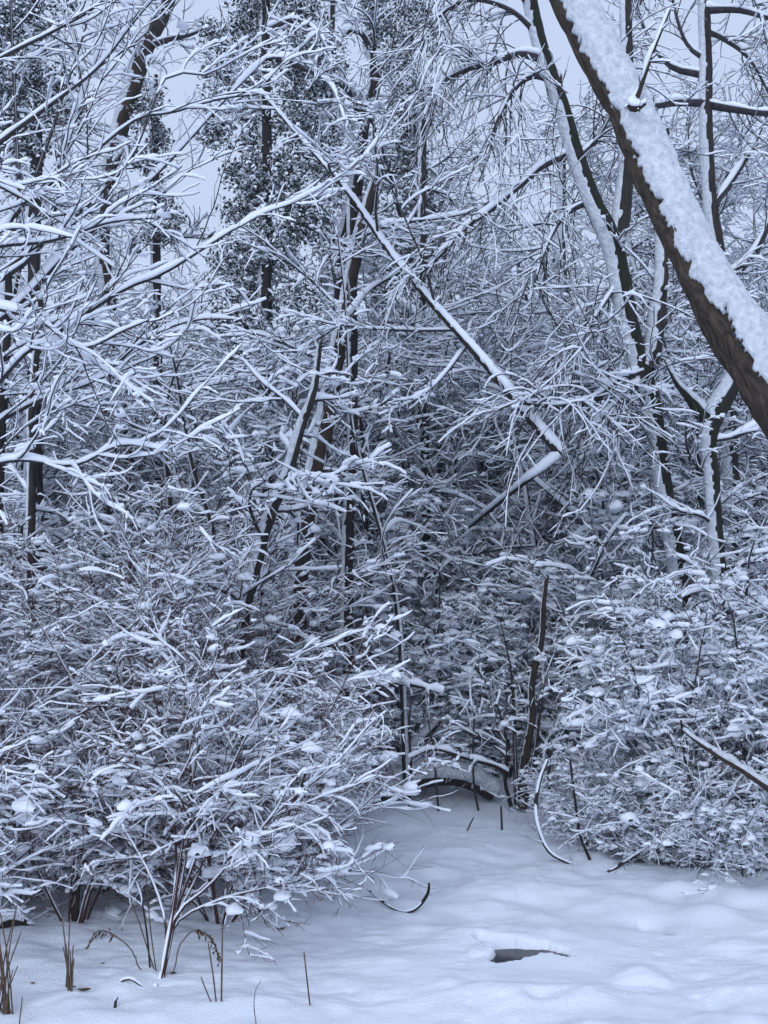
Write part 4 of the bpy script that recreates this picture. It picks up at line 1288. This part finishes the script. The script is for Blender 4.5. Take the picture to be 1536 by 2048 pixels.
seedhead("withered weed with hanging dry leaves right of the front shrub's foot", [(345, 1948, 4), (352, 1925, 4), (360, 1890, 4), (385, 1862, 4), (412, 1866, 3), (430, 1890, 3), (438, 1922, 2)], 46, 421)
seedhead("withered weed arching left with curled dry leaves, left of the front shrub", [(280, 1940, 4), (265, 1905, 4), (240, 1878, 4), (210, 1862, 4), (190, 1866, 3), (178, 1890, 2)], 30, 422)
for px, lab in [([(285, 1972, 4), (262, 1958, 5), (243, 1962, 5), (236, 1978, 4)], "small hooped twig below the front shrub"),
                ([(316, 1972, 5), (290, 1982, 6), (275, 1990, 6), (266, 2004, 4)], "knobbly dark twig lying below the front shrub"),
                ([(230, 2016, 6), (232, 2000, 5), (236, 1995, 3)], "dark stub standing below the small hooped twig"),
                ([(525, 1822, 8), (505, 1830, 9), (482, 1842, 6)], "snow-dusted stick end beside the second shrub"),
                ([(0, 1850, 30), (30, 1840, 26), (62, 1850, 14)], "dark mossy stump end at the left edge")]:
    q = G(*px[0][:2])
    single("fallen_twig", lab, "twig", px, q[1], q[1], mat=M_DARK, H=0.006, n=12, sides=6)
# curled leaves and bits lying on the snow
for (x, y, s_, lab) in [(562, 1862, 16, "curled brown leaf lying on the path beside the second shrub"), (168, 1985, 22, "dark dead leaf under the stiff stalk tuft"),
                        (145, 1978, 12, "brown crumpled leaf at the foot of the stiff stalk tuft"), (65, 1970, 10, "small dead leaf near the left edge"), (205, 1930, 9, "small leaf scrap left of the front shrub"),
                        (346, 1950, 12, "crumpled leaf at the foot of the withered weed")]:
    q = G(x, y)
    rng = R_(int(x))
    u = np.linspace(-1, 1, 7)
    k = 0.6 * s_ * q[1] / F
    V = np.concatenate([np.stack([u * k, 0.25 * k * np.sin(u * 2) + 0.30 * k * (1 - u ** 2) * sgn, 0.35 * k * (u ** 2) + 0.006 + abs(sgn) * 0.35 * k * (1 - u ** 2)], -1) for sgn in (-1, 0.0, 1)])
    Fc = [[r_ * 7 + i, r_ * 7 + i + 1, r_ * 7 + i + 8, r_ * 7 + i + 7] for r_ in range(2) for i in range(6)]
    o = link("dead_leaf", mesh_np("dead_leaf", V, np.array(Fc), M_DEAD), label=lab, category="leaf")
    o.location = tuple(q)
    o.rotation_euler.z = rng.uniform(-0.4, 0.4)

# ------------------------------------------------------------------ thin cold haze between the trees
hz = bpy.data.materials.new("haze")
hz.use_nodes = True
hz.node_tree.nodes.remove(hz.node_tree.nodes["Principled BSDF"])
pv_ = hz.node_tree.nodes.new("ShaderNodeVolumePrincipled")
pv_.inputs["Color"].default_value = (0.80, 0.88, 1.0, 1)
pv_.inputs["Density"].default_value = 0.0013
hz.node_tree.links.new(pv_.outputs[0], hz.node_tree.nodes["Material Output"].inputs["Volume"])
hx0, hx1, hy0, hy1, hz0, hz1 = -42, 42, -12, 70, -2.0, 16.0
hv = np.array([[x_, y_, z_] for z_ in (hz0, hz1) for y_ in (hy0, hy1) for x_ in (hx0, hx1)])
hf = np.array([[0, 2, 3, 1], [4, 5, 7, 6], [0, 1, 5, 4], [2, 6, 7, 3], [0, 4, 6, 2], [1, 3, 7, 5]])
link("haze", mesh_np("haze", hv, hf, hz, False), kind="stuff")
SC.cycles.volume_bounces = 1

if __name__ == "__main__":
    tot = sum(len(m.polygons) for m in bpy.data.meshes)
    print("faces", tot, "objects", len(bpy.data.objects))
